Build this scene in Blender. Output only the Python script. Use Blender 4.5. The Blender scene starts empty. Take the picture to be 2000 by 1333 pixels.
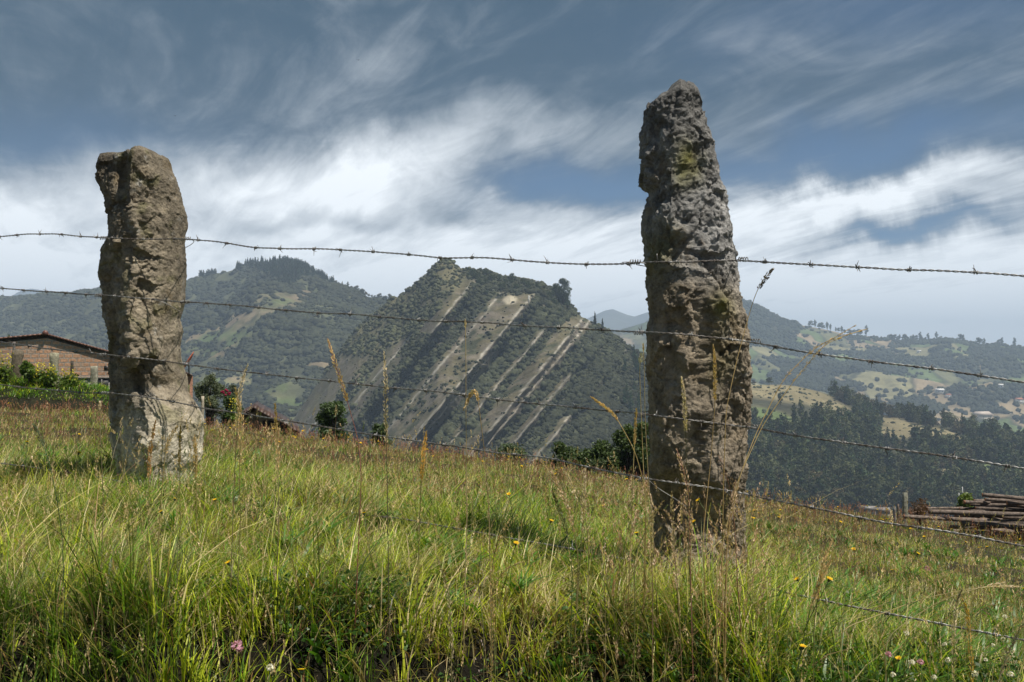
import bpy, math, random
import numpy as np
from mathutils import Vector

# ------------------------------------------------------------------ camera, sky, sun, exposure
SC = bpy.context.scene
COL = SC.collection
F = 1944.0            # focal length in pixels of the 2000 px wide frame (35 mm lens)
HZ = 720.0            # row of the horizon
CAM_Z = 1.5
TILT = math.atan((HZ - 666.5) / F)
cd = bpy.data.cameras.new('camera')
cam = bpy.data.objects.new('camera', cd)
COL.objects.link(cam)
cam.location = (0, 0, CAM_Z)
cam.rotation_euler = (math.radians(90) + TILT, 0, 0)
cd.sensor_width = 36.0
cd.lens = 36.0 * F / 2000.0
cd.clip_start = 0.05
cd.clip_end = 60000
SC.camera = cam

SUN_AZ = math.radians(124)      # measured from +Y towards +X
SUN_EL = math.radians(62)
sun_dir = Vector((math.sin(SUN_AZ) * math.cos(SUN_EL), math.cos(SUN_AZ) * math.cos(SUN_EL), math.sin(SUN_EL)))
sd = bpy.data.lights.new('sun', 'SUN')
sd.energy = 5.0
sd.angle = math.radians(0.6)
sd.color = (1.0, 0.93, 0.82)
sun = bpy.data.objects.new('sun', sd)
COL.objects.link(sun)
sun.rotation_euler = sun_dir.to_track_quat('Z', 'Y').to_euler()
sun.location = (0, 0, 600)

SC.view_settings.view_transform = 'Standard'
SC.view_settings.look = 'None'
SC.view_settings.exposure = 0.42
SC.view_settings.gamma = 1.0
SC.render.film_transparent = False
SC.cycles.use_denoising = True
SC.cycles.max_bounces = 6
SC.cycles.diffuse_bounces = 3
SC.cycles.transmission_bounces = 4
SC.cycles.volume_bounces = 1
SC.cycles.transparent_max_bounces = 8


class NT:
    """short hand for building node trees"""
    def __init__(s, tree):
        s.t = tree
        s.n = tree.nodes
        s.l = tree.links
    def node(s, typ, **kw):
        n = s.n.new(typ)
        for k, v in kw.items():
            setattr(n, k, v)
        return n
    def put(s, sock, v):
        if hasattr(v, 'is_output') or isinstance(v, bpy.types.NodeSocket):
            s.l.new(v, sock)
        else:
            if isinstance(v, (tuple, list)) and len(v) == 3 and sock.type == 'RGBA':
                v = (*v, 1)
            sock.default_value = v
    def math(s, op, a, b=None, c=None, clamp=False):
        n = s.node('ShaderNodeMath', operation=op, use_clamp=clamp)
        s.put(n.inputs[0], a)
        if b is not None: s.put(n.inputs[1], b)
        if c is not None: s.put(n.inputs[2], c)
        return n.outputs[0]
    def mix(s, f, a, b, blend='MIX'):
        n = s.node('ShaderNodeMix', data_type='RGBA', blend_type=blend)
        s.put(n.inputs[0], f); s.put(n.inputs[6], a); s.put(n.inputs[7], b)
        return n.outputs[2]
    def noise(s, vec, scale, detail=4, rough=0.55, dist=0.0, dim='3D'):
        n = s.node('ShaderNodeTexNoise', noise_dimensions=dim)
        if vec is not None: s.l.new(vec, n.inputs['Vector'])
        n.inputs['Scale'].default_value = scale
        n.inputs['Detail'].default_value = detail
        n.inputs['Roughness'].default_value = rough
        n.inputs['Distortion'].default_value = dist
        return n.outputs[0]
    def smooth(s, v, a, b, lo=0.0, hi=1.0):
        n = s.node('ShaderNodeMapRange', interpolation_type='SMOOTHSTEP')
        s.put(n.inputs[0], v)
        n.inputs[1].default_value = a; n.inputs[2].default_value = b
        n.inputs[3].default_value = lo; n.inputs[4].default_value = hi
        return n.outputs[0]
    def comb(s, x, y, z):
        n = s.node('ShaderNodeCombineXYZ')
        s.put(n.inputs[0], x); s.put(n.inputs[1], y); s.put(n.inputs[2], z)
        return n.outputs[0]


def build_world():
    w = bpy.data.worlds.new('World')
    SC.world = w
    w.use_nodes = True
    w.node_tree.nodes.clear()
    T = NT(w.node_tree)
    out = T.node('ShaderNodeOutputWorld')
    bg = T.node('ShaderNodeBackground')
    bg.inputs['Strength'].default_value = 0.092
    T.l.new(bg.outputs[0], out.inputs[0])
    sky = T.node('ShaderNodeTexSky', sky_type='NISHITA')
    sky.sun_disc = False
    sky.sun_elevation = SUN_EL
    sky.sun_rotation = SUN_AZ
    sky.altitude = 2600
    sky.air_density = 1.0
    sky.dust_density = 1.2
    sky.ozone_density = 1.5
    tc = T.node('ShaderNodeTexCoord')
    sep = T.node('ShaderNodeSeparateXYZ')
    T.l.new(tc.outputs['Generated'], sep.inputs[0])
    x, y, z = sep.outputs
    az = T.math('MULTIPLY', T.math('ARCTAN2', x, y), 57.2958)
    el = T.math('MULTIPLY', T.math('ARCSINE', z), 57.2958)
    # a high sheet of cirrus seen in perspective: streaks run towards one far point
    zz = T.math('ADD', T.math('MAXIMUM', z, 0.0), 0.10)
    u = T.math('DIVIDE', x, zz)
    v = T.math('DIVIDE', y, zz)
    a = math.radians(-24)
    along = T.math('ADD', T.math('MULTIPLY', u, math.sin(a)), T.math('MULTIPLY', v, math.cos(a)))
    across = T.math('SUBTRACT', T.math('MULTIPLY', u, math.cos(a)), T.math('MULTIPLY', v, math.sin(a)))
    pl = T.comb(T.math('MULTIPLY', along, 0.16), across, 0.0)
    s1 = T.noise(pl, 1.3, 10, 0.60, 0.9)
    pl2 = T.comb(T.math('MULTIPLY', along, 0.55), across, 3.0)
    s2 = T.noise(pl2, 2.6, 9, 0.62, 1.0)
    dirn = tc.outputs['Generated']
    wa = T.noise(dirn, 3.2, 6, 0.6, 0.6)
    mp = T.node('ShaderNodeMapping'); T.l.new(dirn, mp.inputs[0]); mp.inputs[1].default_value = (7.3, 2.1, 4.4)
    wb = T.noise(mp.outputs[0], 4.2, 7, 0.62, 0.5)
    azw = T.math('ADD', az, T.math('MULTIPLY', T.math('SUBTRACT', wa, 0.5), 17.0))
    elw = T.math('ADD', el, T.math('MULTIPLY', T.math('SUBTRACT', wb, 0.5), 6.0))

    def blob(a0, e0, sa, se, k=0.0):
        da = T.math('SUBTRACT', azw, a0)
        de = T.math('SUBTRACT', T.math('SUBTRACT', elw, e0), T.math('MULTIPLY', da, k))
        q = T.math('ADD', T.math('POWER', T.math('ABSOLUTE', T.math('DIVIDE', da, sa)), 2.0),
                   T.math('POWER', T.math('ABSOLUTE', T.math('DIVIDE', de, se)), 2.0))
        return T.math('EXPONENT', T.math('MULTIPLY', q, -1.0))

    def AE(px, row):
        return math.degrees(math.atan((px - 1000) / F)), math.degrees(math.atan((HZ - row) / F * math.cos(math.atan((px - 1000) / F))))
    # brightness of the cloud veil, 0 slate .. 1 white
    br = T.smooth(elw, 4.0, 16.0, 1.10, 0.06)
    for (px, row, sx, sy, k, g) in SKY_BLOBS:
        A, E = AE(px, row)
        br = T.math('ADD', br, T.math('MULTIPLY', blob(A, E, sx / 34.0, sy / 34.0, k), g))
    br = T.math('ADD', br, T.math('MULTIPLY', T.math('SUBTRACT', s1, 0.5), 1.35))
    br = T.math('ADD', br, T.math('MULTIPLY', T.math('SUBTRACT', s2, 0.5), 0.60))
    pl3 = T.comb(T.math('MULTIPLY', along, 0.30), across, 7.0)
    s3 = T.noise(pl3, 7.0, 8, 0.66, 0.8)
    br = T.math('ADD', br, T.math('MULTIPLY', T.math('SUBTRACT', s3, 0.5), 0.55))
    # the veil is dimmed in the unseen sky behind the camera to cut fill
    low = T.smooth(T.math('ADD', T.math('MULTIPLY', s2, 0.65), T.math('MULTIPLY', s3, 0.35)), 0.38, 0.74, 0.0, 0.36)
    br = T.math('MINIMUM', T.math('MAXIMUM', br, low), 1.0)
    br = T.math('MULTIPLY', br, T.smooth(y, -0.35, 0.45, 0.22, 1.0))
    slate = (0.10, 0.50, 0.96)
    white = (9.8, 10.2, 10.5)
    cloud = T.mix(T.math('POWER', br, 1.45), slate, white)
    # where the veil is thin the blue of the sky itself shows
    clear = T.math('SUBTRACT', 1.0, T.smooth(br, 0.0, 0.42), clamp=True)
    gaps = 0.0
    for (px, row, sx, sy, k, g) in SKY_GAPS:
        A, E = AE(px, row)
        gaps = T.math('ADD', gaps, T.math('MULTIPLY', blob(A, E, sx / 34.0, sy / 34.0, k), g))
    gaps = T.math('MULTIPLY', T.math('MINIMUM', gaps, 1.0), T.smooth(br, 0.75, 0.1))
    blue = T.mix(1.0, sky.outputs[0], (0.10, 0.32, 0.46), 'MULTIPLY')
    colr = T.mix(gaps, cloud, blue)
    T.l.new(colr, bg.inputs['Color'])

# (px, row, half width px, half height px, slope, gain)
SKY_BLOBS = [
    (560, 350, 350, 80, -0.12, 0.36), (760, 290, 260, 60, 0.30, 0.35), (700, 130, 150, 60, 0.1, 0.22),
    (1100, 362, 210, 34, 0.06, -0.62), (1150, 240, 380, 45, 0.2, 0.16), (1700, 300, 420, 45, 0.12, -0.52),
    (1750, 375, 330, 28, 0.10, 0.45), (1850, 440, 260, 26, 0.04, -0.62), (1560, 430, 160, 30, 0.1, 0.20),
    (620, 440, 260, 22, 0.0, -0.28), (150, 210, 330, 110, -0.1, -0.30), (60, 90, 300, 90, -0.2, -0.10),
    (1850, 190, 300, 40, 0.25, 0.10), (1500, 60, 600, 80, 0.1, -0.16), (60, 400, 260, 50, 0.0, 0.22),
    (870, 430, 110, 24, -0.1, -0.30), (1050, 130, 200, 50, 0.3, -0.08),
]
SKY_GAPS = [
    (1100, 362, 240, 46, 0.06, 0.9), (1700, 300, 420, 60, 0.12, 1.0), (1850, 440, 300, 40, 0.04, 1.0),
    (1750, 20, 400, 90, 0.0, 0.6), (100, 270, 260, 60, 0.0, 0.5),
]
build_world()


# ------------------------------------------------------------------ helpers
rng = np.random.default_rng(11)
random.seed(5)
_ct, _st = math.cos(TILT), math.sin(TILT)

def P(px, row, Y):
    """world point seen at pixel (px, row) of the 2000 px photo, at distance Y in front"""
    u = (px - 1000) / F
    v = -(row - 666.5) / F
    yy = _ct - v * _st
    zz = _st + v * _ct
    return np.array((u / yy * Y, Y, CAM_Z + zz / yy * Y))

def _h(ix, iy, iz, seed):
    h = (ix.astype(np.int64) * 374761393 + iy.astype(np.int64) * 668265263 + iz.astype(np.int64) * 2147483647 + seed * 1274126177) & 0xffffffff
    h = ((h ^ (h >> 13)) * 1274126177) & 0xffffffff
    h = ((h ^ (h >> 16)) * 2246822519) & 0xffffffff
    h = h ^ (h >> 15)
    return (h & 0xffffff) / float(0xffffff)

def vnoise(p, seed=0):
    i = np.floor(p).astype(np.int64)
    f = p - i
    f = f * f * f * (f * (f * 6 - 15) + 10)
    r = 0
    for dx in (0, 1):
        wx = f[:, 0] if dx else 1 - f[:, 0]
        for dy in (0, 1):
            wy = f[:, 1] if dy else 1 - f[:, 1]
            for dz in (0, 1):
                wz = f[:, 2] if dz else 1 - f[:, 2]
                r = r + _h(i[:, 0] + dx, i[:, 1] + dy, i[:, 2] + dz, seed) * wx * wy * wz
    return r * 2 - 1

def fbm(p, octv=4, seed=0, gain=0.5, lac=2.03):
    a, r, s = 1.0, 0, 0
    q = np.array(p, dtype=float)
    for k in range(octv):
        r = r + a * vnoise(q, seed + k * 17)
        s += a
        a *= gain
        q = q * lac + 13.7
    return r / s

def ridged(p, octv=4, seed=0, gain=0.5):
    a, r, s = 1.0, 0, 0
    q = np.array(p, dtype=float)
    for k in range(octv):
        r = r + a * (1 - np.abs(vnoise(q, seed + k * 17)))
        s += a
        a *= gain
        q = q * 2.07 + 5.1
    return r / s

def worley(p, seed=0):
    i = np.floor(p).astype(np.int64)
    f1 = np.full(len(p), 9.0); f2 = np.full(len(p), 9.0); cid = np.zeros(len(p))
    for dx in (-1, 0, 1):
        for dy in (-1, 0, 1):
            for dz in (-1, 0, 1):
                c = i + (dx, dy, dz)
                jx = _h(c[:, 0], c[:, 1], c[:, 2], seed); jy = _h(c[:, 0], c[:, 1], c[:, 2], seed + 1); jz = _h(c[:, 0], c[:, 1], c[:, 2], seed + 2)
                d = np.sqrt((c[:, 0] + jx - p[:, 0])**2 + (c[:, 1] + jy - p[:, 1])**2 + (c[:, 2] + jz - p[:, 2])**2)
                near = d < f1
                f2 = np.where(near, f1, np.minimum(f2, d))
                cid = np.where(near, jx, cid)
                f1 = np.where(near, d, f1)
    return f1, f2, cid

def facets(p, seed=0):
    """chipped look: each cell is its own tilted plane"""
    i = np.floor(p).astype(np.int64)
    f1 = np.full(len(p), 9.0); out = np.zeros(len(p))
    for dx in (-1, 0, 1):
        for dy in (-1, 0, 1):
            for dz in (-1, 0, 1):
                c = i + (dx, dy, dz)
                h = [_h(c[:, 0], c[:, 1], c[:, 2], seed + k) for k in range(7)]
                d = np.stack([p[:, 0] - c[:, 0] - h[0], p[:, 1] - c[:, 1] - h[1], p[:, 2] - c[:, 2] - h[2]], -1)
                q = np.sqrt((d**2).sum(1))
                near = q < f1
                val = (h[3] - .5) * 1.4 * d[:, 0] + (h[4] - .5) * 1.4 * d[:, 1] + (h[5] - .5) * 2.2 * d[:, 2] + (h[6] - .5) * .5
                out = np.where(near, val, out); f1 = np.where(near, q, f1)
    return out

def sstep(a, b, x):
    t = np.clip((x - a) / (b - a), 0, 1)
    return t * t * (3 - 2 * t)

def mesh_np(name, verts, faces, mat, col=None, smooth=False):
    """verts (N,3); faces: list of (M,k) index arrays; col (N,3) point colours"""
    me = bpy.data.meshes.new(name)
    verts = np.ascontiguousarray(verts, dtype=np.float32)
    if not isinstance(faces, (list, tuple)): faces = [faces]
    faces = [np.asarray(f, dtype=np.int32) for f in faces if len(f)]
    me.vertices.add(len(verts))
    me.vertices.foreach_set('co', verts.ravel())
    loops = np.concatenate([f.ravel() for f in faces])
    sizes = np.concatenate([np.full(len(f), f.shape[1], dtype=np.int32) for f in faces])
    starts = np.concatenate(([0], np.cumsum(sizes)[:-1])).astype(np.int32)
    me.loops.add(len(loops)); me.loops.foreach_set('vertex_index', loops)
    me.polygons.add(len(sizes)); me.polygons.foreach_set('loop_start', starts); me.polygons.foreach_set('loop_total', sizes)
    if smooth: me.polygons.foreach_set('use_smooth', np.ones(len(sizes), dtype=bool))
    if col is not None:
        ca = me.color_attributes.new('Col', 'FLOAT_COLOR', 'POINT')
        c4 = np.ones((len(verts), 4), dtype=np.float32); c4[:, :3] = col
        ca.data.foreach_set('color', c4.ravel())
    me.update(calc_edges=True)
    me.materials.append(mat)
    return me

def link(name, me, parent=None, label=None, cat=None, group=None, kind=None, loc=None):
    o = bpy.data.objects.new(name, me)
    COL.objects.link(o)
    if parent is not None: o.parent = parent
    if loc is not None: o.location = [float(c) for c in loc]
    if label: o['label'] = label
    if cat: o['category'] = cat
    if group: o['group'] = group
    if kind: o['kind'] = kind
    return o

def thing(name, label, cat, loc=(0, 0, 0), group=None):
    return link(name, None, None, label, cat, group, None, loc)

def copy_tree(o, parent=None):
    c = o.copy()
    COL.objects.link(c)
    if parent is not None: c.parent = parent
    for ch in [k for k in o.children]:
        copy_tree(ch, c)
    return c

class MB:
    """collects simple shapes into one mesh"""
    def __init__(s): s.v = []; s.f = {3: [], 4: []}; s.c = []; s.n = 0
    def add(s, v, f, col=None):
        v = np.asarray(v, float)
        s.v.append(v)
        for q in (f if isinstance(f, (list, tuple)) and len(f) and hasattr(f[0], 'shape') else [np.asarray(f)]):
            if len(q): s.f[q.shape[1]].append(q + s.n)
        s.n += len(v)
        s.c.append(np.broadcast_to(np.asarray(col if col is not None else (.5, .5, .5), float), (len(v), 3)))
        return s
    def box(s, lo, hi, col=None, jit=0.0):
        lo, hi = np.array(lo, float), np.array(hi, float)
        v = np.array([[(lo, hi)[i][0], (lo, hi)[j][1], (lo, hi)[k][2]] for i in (0, 1) for j in (0, 1) for k in (0, 1)])
        if jit: v = v + rng.uniform(-jit, jit, v.shape)
        f = np.array([(0, 1, 3, 2), (4, 6, 7, 5), (0, 4, 5, 1), (2, 3, 7, 6), (0, 2, 6, 4), (1, 5, 7, 3)])
        return s.add(v, f, col)
    def tube(s, pts, rad, k=8, col=None, cap=True):
        pts = np.asarray(pts, float); n = len(pts)
        rad = np.broadcast_to(np.asarray(rad, float), (n,))
        t = np.gradient(pts, axis=0); t /= np.linalg.norm(t, axis=1)[:, None] + 1e-12
        ref = np.array((0, 0, 1.0)) if abs(t[0][2]) < 0.8 else np.array((1.0, 0, 0))
        a = np.cross(t, ref); a /= np.linalg.norm(a, axis=1)[:, None] + 1e-12
        b = np.cross(t, a)
        ph = np.linspace(0, 2 * np.pi, k, endpoint=False)
        v = pts[:, None, :] + rad[:, None, None] * (np.cos(ph)[None, :, None] * a[:, None, :] + np.sin(ph)[None, :, None] * b[:, None, :])
        v = v.reshape(-1, 3)
        i = np.arange(n - 1)[:, None] * k; j = np.arange(k)[None, :]; j2 = (j + 1) % k
        f = np.stack([i + j, i + j2, i + k + j2, i + k + j], -1).reshape(-1, 4)
        fs = [f]
        if cap:
            v = np.vstack([v, pts[:1], pts[-1:]])
            c0, c1 = n * k, n * k + 1
            jj = np.arange(k); kk = (jj + 1) % k
            fs.append(np.stack([np.full(k, c0), kk, jj], -1)); fs.append(np.stack([np.full(k, c1), (n - 1) * k + jj, (n - 1) * k + kk], -1))
        return s.add(v, fs, col)
    def mesh(s, name, mat, smooth=False):
        return mesh_np(name, np.vstack(s.v), [np.vstack(q) for q in s.f.values() if q], mat, np.vstack(s.c), smooth)
    def build(s, name, mat, parent=None, smooth=False, **kw):
        return link(name, s.mesh(name, mat, smooth), parent, **kw)

def grid_faces(nu, nv, wrap=False):
    i = np.arange(nu - 1)[:, None]; m = nv if wrap else nv - 1; j = np.arange(m)[None, :]; j2 = (j + 1) % nv
    return np.stack([i * nv + j, i * nv + j2, (i + 1) * nv + j2, (i + 1) * nv + j], -1).reshape(-1, 4)


# ------------------------------------------------------------------ materials
def new_mat(name):
    m = bpy.data.materials.new(name); m.use_nodes = True
    m.node_tree.nodes.clear()
    T = NT(m.node_tree)
    out = T.node('ShaderNodeOutputMaterial')
    return m, T, out

def mat_cover(name, scale=8.0, amt=0.35, bump=0.3, bdist=0.02, rough=0.9, trans=0.0, spec=0.2, coords='Object', tint=1.0):
    """vertex colour times procedural variation, with procedural bump"""
    m, T, out = new_mat(name)
    ca = T.node('ShaderNodeVertexColor'); ca.layer_name = 'Col'
    tc = T.node('ShaderNodeTexCoord')
    n1 = T.noise(tc.outputs[coords], scale, 6, 0.62)
    n2 = T.noise(tc.outputs[coords], scale * 0.23, 4, 0.6)
    f = T.math('ADD', T.math('MULTIPLY', n1, 1.0), T.math('MULTIPLY', n2, 0.6))
    k = T.smooth(f, 0.50, 1.10, 1 - amt, 1 + amt)
    kk = T.comb(k, k, k)
    c = T.mix(1.0, ca.outputs[0], kk, 'MULTIPLY')
    b = T.node('ShaderNodeBsdfPrincipled')
    T.l.new(c, b.inputs['Base Color'])
    b.inputs['Roughness'].default_value = rough
    b.inputs['Specular IOR Level'].default_value = spec
    if bump:
        bp = T.node('ShaderNodeBump'); bp.inputs['Strength'].default_value = bump; bp.inputs['Distance'].default_value = bdist
        T.l.new(n1, bp.inputs['Height']); T.l.new(bp.outputs[0], b.inputs['Normal'])
    sh = b.outputs[0]
    if trans:
        tr = T.node('ShaderNodeBsdfTranslucent')
        c2 = T.mix(1.0, c, (1.25, 1.35, 0.55), 'MULTIPLY')
        T.l.new(c2, tr.inputs[0])
        mx = T.node('ShaderNodeMixShader'); mx.inputs[0].default_value = trans
        T.l.new(sh, mx.inputs[1]); T.l.new(tr.outputs[0], mx.inputs[2]); sh = mx.outputs[0]
    T.l.new(sh, out.inputs[0])
    return m

M_land = mat_cover('land', 0.05, 0.30, 0.8, 3.0)
M_soil = mat_cover('soil', 9.0, 0.5, 0.8, 0.03)
M_grass = mat_cover('grass_blades', 40.0, 0.15, 0, 0, 0.42, 0.36, 0.4)
M_leaf = mat_cover('leaves', 3.0, 0.25, 0, 0, 0.5, 0.3, 0.3)
M_farleaf = mat_cover('far_foliage', 0.25, 0.35, 0, 0, 0.8, 0.12, 0.15)
M_bark = mat_cover('bark', 26.0, 0.6, 0.9, 0.012)
M_wood = mat_cover('weathered_wood', 25.0, 0.35, 0.6, 0.01)
M_petal = mat_cover('petals', 60.0, 0.1, 0, 0, 0.6, 0.35, 0.2)
M_conc = mat_cover('weathered_concrete', 18.0, 0.45, 0.7, 0.02)
M_paint = mat_cover('painted_metal', 12.0, 0.25, 0.1, 0.01, 0.5, 0, 0.4)

def mat_wire():
    m, T, out = new_mat('galvanised_wire')
    tc = T.node('ShaderNodeTexCoord')
    n = T.noise(tc.outputs['Object'], 14.0, 5, 0.65)
    f = T.smooth(n, 0.42, 0.62)
    c = T.mix(f, (0.27, 0.27, 0.265), (0.07, 0.055, 0.045))
    b = T.node('ShaderNodeBsdfPrincipled')
    T.l.new(c, b.inputs['Base Color'])
    T.l.new(T.smooth(f, 0, 1, 0.75, 0.1), b.inputs['Metallic'])
    b.inputs['Roughness'].default_value = 0.5
    T.l.new(b.outputs[0], out.inputs[0])
    return m
M_wire = mat_wire()

def mat_stone():
    """rough sandstone: tint comes from the vertex colour, grain, lichen and cracks are procedural"""
    m, T, out = new_mat('rough_sandstone')
    ca = T.node('ShaderNodeVertexColor'); ca.layer_name = 'Col'
    tc = T.node('ShaderNodeTexCoord'); o = tc.outputs['Object']
    n1 = T.noise(o, 18.0, 8, 0.68)
    n2 = T.noise(o, 95.0, 6, 0.7)
    n3 = T.noise(o, 5.0, 5, 0.6, 0.8)
    k = T.math('ADD', T.smooth(n1, 0.3, 0.7, 0.50, 1.35), T.math('MULTIPLY', T.math('SUBTRACT', n2, 0.5), 1.5))
    c = T.mix(1.0, ca.outputs[0], T.comb(k, k, k), 'MULTIPLY')
    c = T.mix(T.smooth(n3, 0.52, 0.68, 0, 0.40), c, (0.20, 0.145, 0.075))
    n4 = T.noise(o, 11.0, 7, 0.7, 0.4)
    c = T.mix(T.smooth(n4, 0.58, 0.70, 0, 0.6), c, (0.40, 0.39, 0.36))
    n5 = T.noise(o, 8.0, 6, 0.7)
    mp = T.node('ShaderNodeMapping'); T.l.new(o, mp.inputs[0]); mp.inputs[1].default_value = (3.1, 9.2, 1.7)
    n6 = T.noise(mp.outputs[0], 7.0, 7, 0.72, 0.4)
    c = T.mix(T.smooth(n6, 0.62, 0.74, 0, 0.5), c, (0.05, 0.045, 0.04))
    b = T.node('ShaderNodeBsdfPrincipled')
    T.l.new(c, b.inputs['Base Color'])
    b.inputs['Roughness'].default_value = 0.85
    b.inputs['Specular IOR Level'].default_value = 0.3
    h = T.math('ADD', T.math('MULTIPLY', n1, 1.0), T.math('MULTIPLY', n2, 0.45))
    bp = T.node('ShaderNodeBump'); bp.inputs['Strength'].default_value = 1.0; bp.inputs['Distance'].default_value = 0.018
    T.l.new(h, bp.inputs['Height']); T.l.new(bp.outputs[0], b.inputs['Normal'])
    T.l.new(b.outputs[0], out.inputs[0])
    return m
M_stone = mat_stone()

def mat_brick():
    m, T, out = new_mat('clay_block')
    tc = T.node('ShaderNodeTexCoord')
    sp = T.node('ShaderNodeSeparateXYZ'); T.l.new(tc.outputs['Object'], sp.inputs[0])
    v = T.comb(T.math('ADD', sp.outputs[0], sp.outputs[1]), sp.outputs[2], 0.0)
    br = T.node('ShaderNodeTexBrick')
    T.l.new(v, br.inputs[0])
    br.inputs['Color1'].default_value = (0.62, 0.35, 0.21, 1); br.inputs['Color2'].default_value = (0.46, 0.27, 0.17, 1)
    br.inputs['Mortar'].default_value = (0.36, 0.30, 0.25, 1)
    br.inputs['Scale'].default_value = 1.0
    br.inputs['Mortar Size'].default_value = 0.035; br.inputs['Brick Width'].default_value = 0.42; br.inputs['Row Height'].default_value = 0.22
    br.inputs['Bias'].default_value = 0.1
    n = T.noise(v, 1.3, 6, 0.65)
    c = T.mix(T.smooth(n, 0.52, 0.62, 0, 0.75), br.outputs[0], (0.40, 0.31, 0.24))
    n2 = T.noise(v, 9.0, 5, 0.6)
    k = T.smooth(n2, 0.3, 0.7, 0.75, 1.2)
    c = T.mix(1.0, c, T.comb(k, k, k), 'MULTIPLY')
    b = T.node('ShaderNodeBsdfPrincipled'); T.l.new(c, b.inputs['Base Color']); b.inputs['Roughness'].default_value = 0.9
    bp = T.node('ShaderNodeBump'); bp.inputs['Strength'].default_value = 0.6; bp.inputs['Distance'].default_value = 0.03
    T.l.new(T.math('SUBTRACT', n2, br.outputs[1]), bp.inputs['Height']); T.l.new(bp.outputs[0], b.inputs['Normal'])
    T.l.new(b.outputs[0], out.inputs[0])
    return m
M_brick = mat_brick()


# ------------------------------------------------------------------ the near ground
def fence_Y(px):
    return 1.0 / (0.1886 + 7.2e-5 * np.clip(px, -1200, 3400))

_c_px = np.array([-1500, -400, 0, 215, 400, 600, 900, 1150, 1350, 1460, 1600, 1760, 2000, 2400, 3500.])
_c_row = np.array([800, 800, 800, 812, 838, 862, 893, 925, 958, 980, 998, 1012, 1032, 1060, 1110.])
_c_Y = np.array([20, 20, 20, 20, 20, 20, 20, 20, 20, 20, 20, 20, 22, 22, 22.])
_f_px = np.array([-1500, -600, 0, 270, 700, 1000, 1350, 1700, 2000, 2600, 3500.])
_f_z = np.array([-.8, -.70, -.63, -.60, -.66, -.72, -.80, -.90, -1.0, -1.2, -1.4])

def ground(X, Y, noise=True):
    """height of the field (world z) at X, Y"""
    X = np.asarray(X, float); Y = np.asarray(Y, float)
    px = np.clip(1000 + F * X / np.maximum(Y, 1.2), -1500, 3500)
    Yf = fence_Y(px); zf = np.interp(px, _f_px, _f_z)
    Yc = np.interp(px, _c_px, _c_Y); zc = (HZ - np.interp(px, _c_px, _c_row)) / F * Yc
    t = (Y - Yf) / (Yc - Yf)
    z = zf + (zc - zf) * t
    # towards the lane: a low, steep bank
    edge = 3.0 - 0.25 * sstep(1200, 1700, px)
    near = np.minimum(Y, Yf)
    z = np.where(Y < Yf, zf - 0.06 * (Yf - near), z)
    d = np.maximum(edge - Y, 0)
    z = z - 0.5 * d - 1.3 * sstep(0, 0.3, d) * np.clip(d, 0, 0.9)
    z = np.where(Y < edge, np.maximum(z, -CAM_Z + 0.02 * np.sin(X * 3)), z)
    # past the crest the hill falls away, except on the left where the houses stand
    lev = 1 - sstep(260, 760, px)
    e = np.maximum(Y - Yc, 0)
    s1 = 0.005 * lev + (1 - lev) * (0.10 + 0.16 * sstep(700, 1100, px))
    z = z - s1 * np.minimum(e, 45) - 0.012 * np.minimum(e, 45)**2 * 0.25 * (1 - lev)
    e2 = np.maximum(e - 45, 0)
    z = z - 0.55 * e2
    z = np.maximum(z, -175)
    w = CAM_Z + z
    if noise:
        p = np.stack([X * 0.9, Y * 0.9, X * 0], -1).reshape(-1, 3)
        n = fbm(p, 3, 3).reshape(X.shape) * 0.05 * np.clip(Y / 5, 0.4, 2.0)
        p2 = np.stack([X * 4, Y * 4, X * 0], -1).reshape(-1, 3)
        n = n + fbm(p2, 3, 9).reshape(X.shape) * 0.03
        calm = 1 - np.exp(-((X + 1.8)**2 + (Y - 4.8)**2) / .25) - np.exp(-((X - .66)**2 + (Y - 3.5)**2) / .25)
        calm = calm * (1 - .5 * sstep(1250, 1500, px))
        n = n + np.maximum(fbm(p2 * .7, 2, 19), 0).reshape(X.shape) * 0.08 * calm * (1 - sstep(8, 16, Y))
        w = w + n
    return w

def build_ground():
    a = np.linspace(-2600, 4600, 420)
    Y = np.concatenate([np.linspace(-1.0, 1.5, 12), np.geomspace(1.55, 24, 330), np.geomspace(25, 420, 90)])
    A, YY = np.meshgrid(a, Y, indexing='ij')
    Yn = np.maximum(YY, 1.6)
    X = (A - 1000) / F * Yn
    Z = ground(X, YY)
    v = np.stack([X, YY, Z], -1).reshape(-1, 3)
    n = fbm(v * 1.5, 4, 21)[:, None]
    far = sstep(20, 50, v[:, 1])[:, None]
    bank_shade = (1 - sstep(2.9, 3.3, v[:, 1]))[:, None]
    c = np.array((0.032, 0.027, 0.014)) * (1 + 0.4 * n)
    c = c * (1 - bank_shade * .75)  # near bank coloured darker to imitate the deep shade between the blades
    c = c * (1 - far) + far * np.array((0.05, 0.075, 0.03)) * (1 + .3 * n)
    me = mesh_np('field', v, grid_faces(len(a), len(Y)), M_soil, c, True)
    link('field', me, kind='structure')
    # lane the picture is taken from
    m = MB(); m.add([(-30, -12, 0), (30, -12, 0), (30, -0.9, 0), (-30, -0.9, 0)], np.array([(0, 1, 2, 3)]), (0.20, 0.17, 0.13))
    m.build('lane', M_soil, kind='structure')
build_ground()


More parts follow.
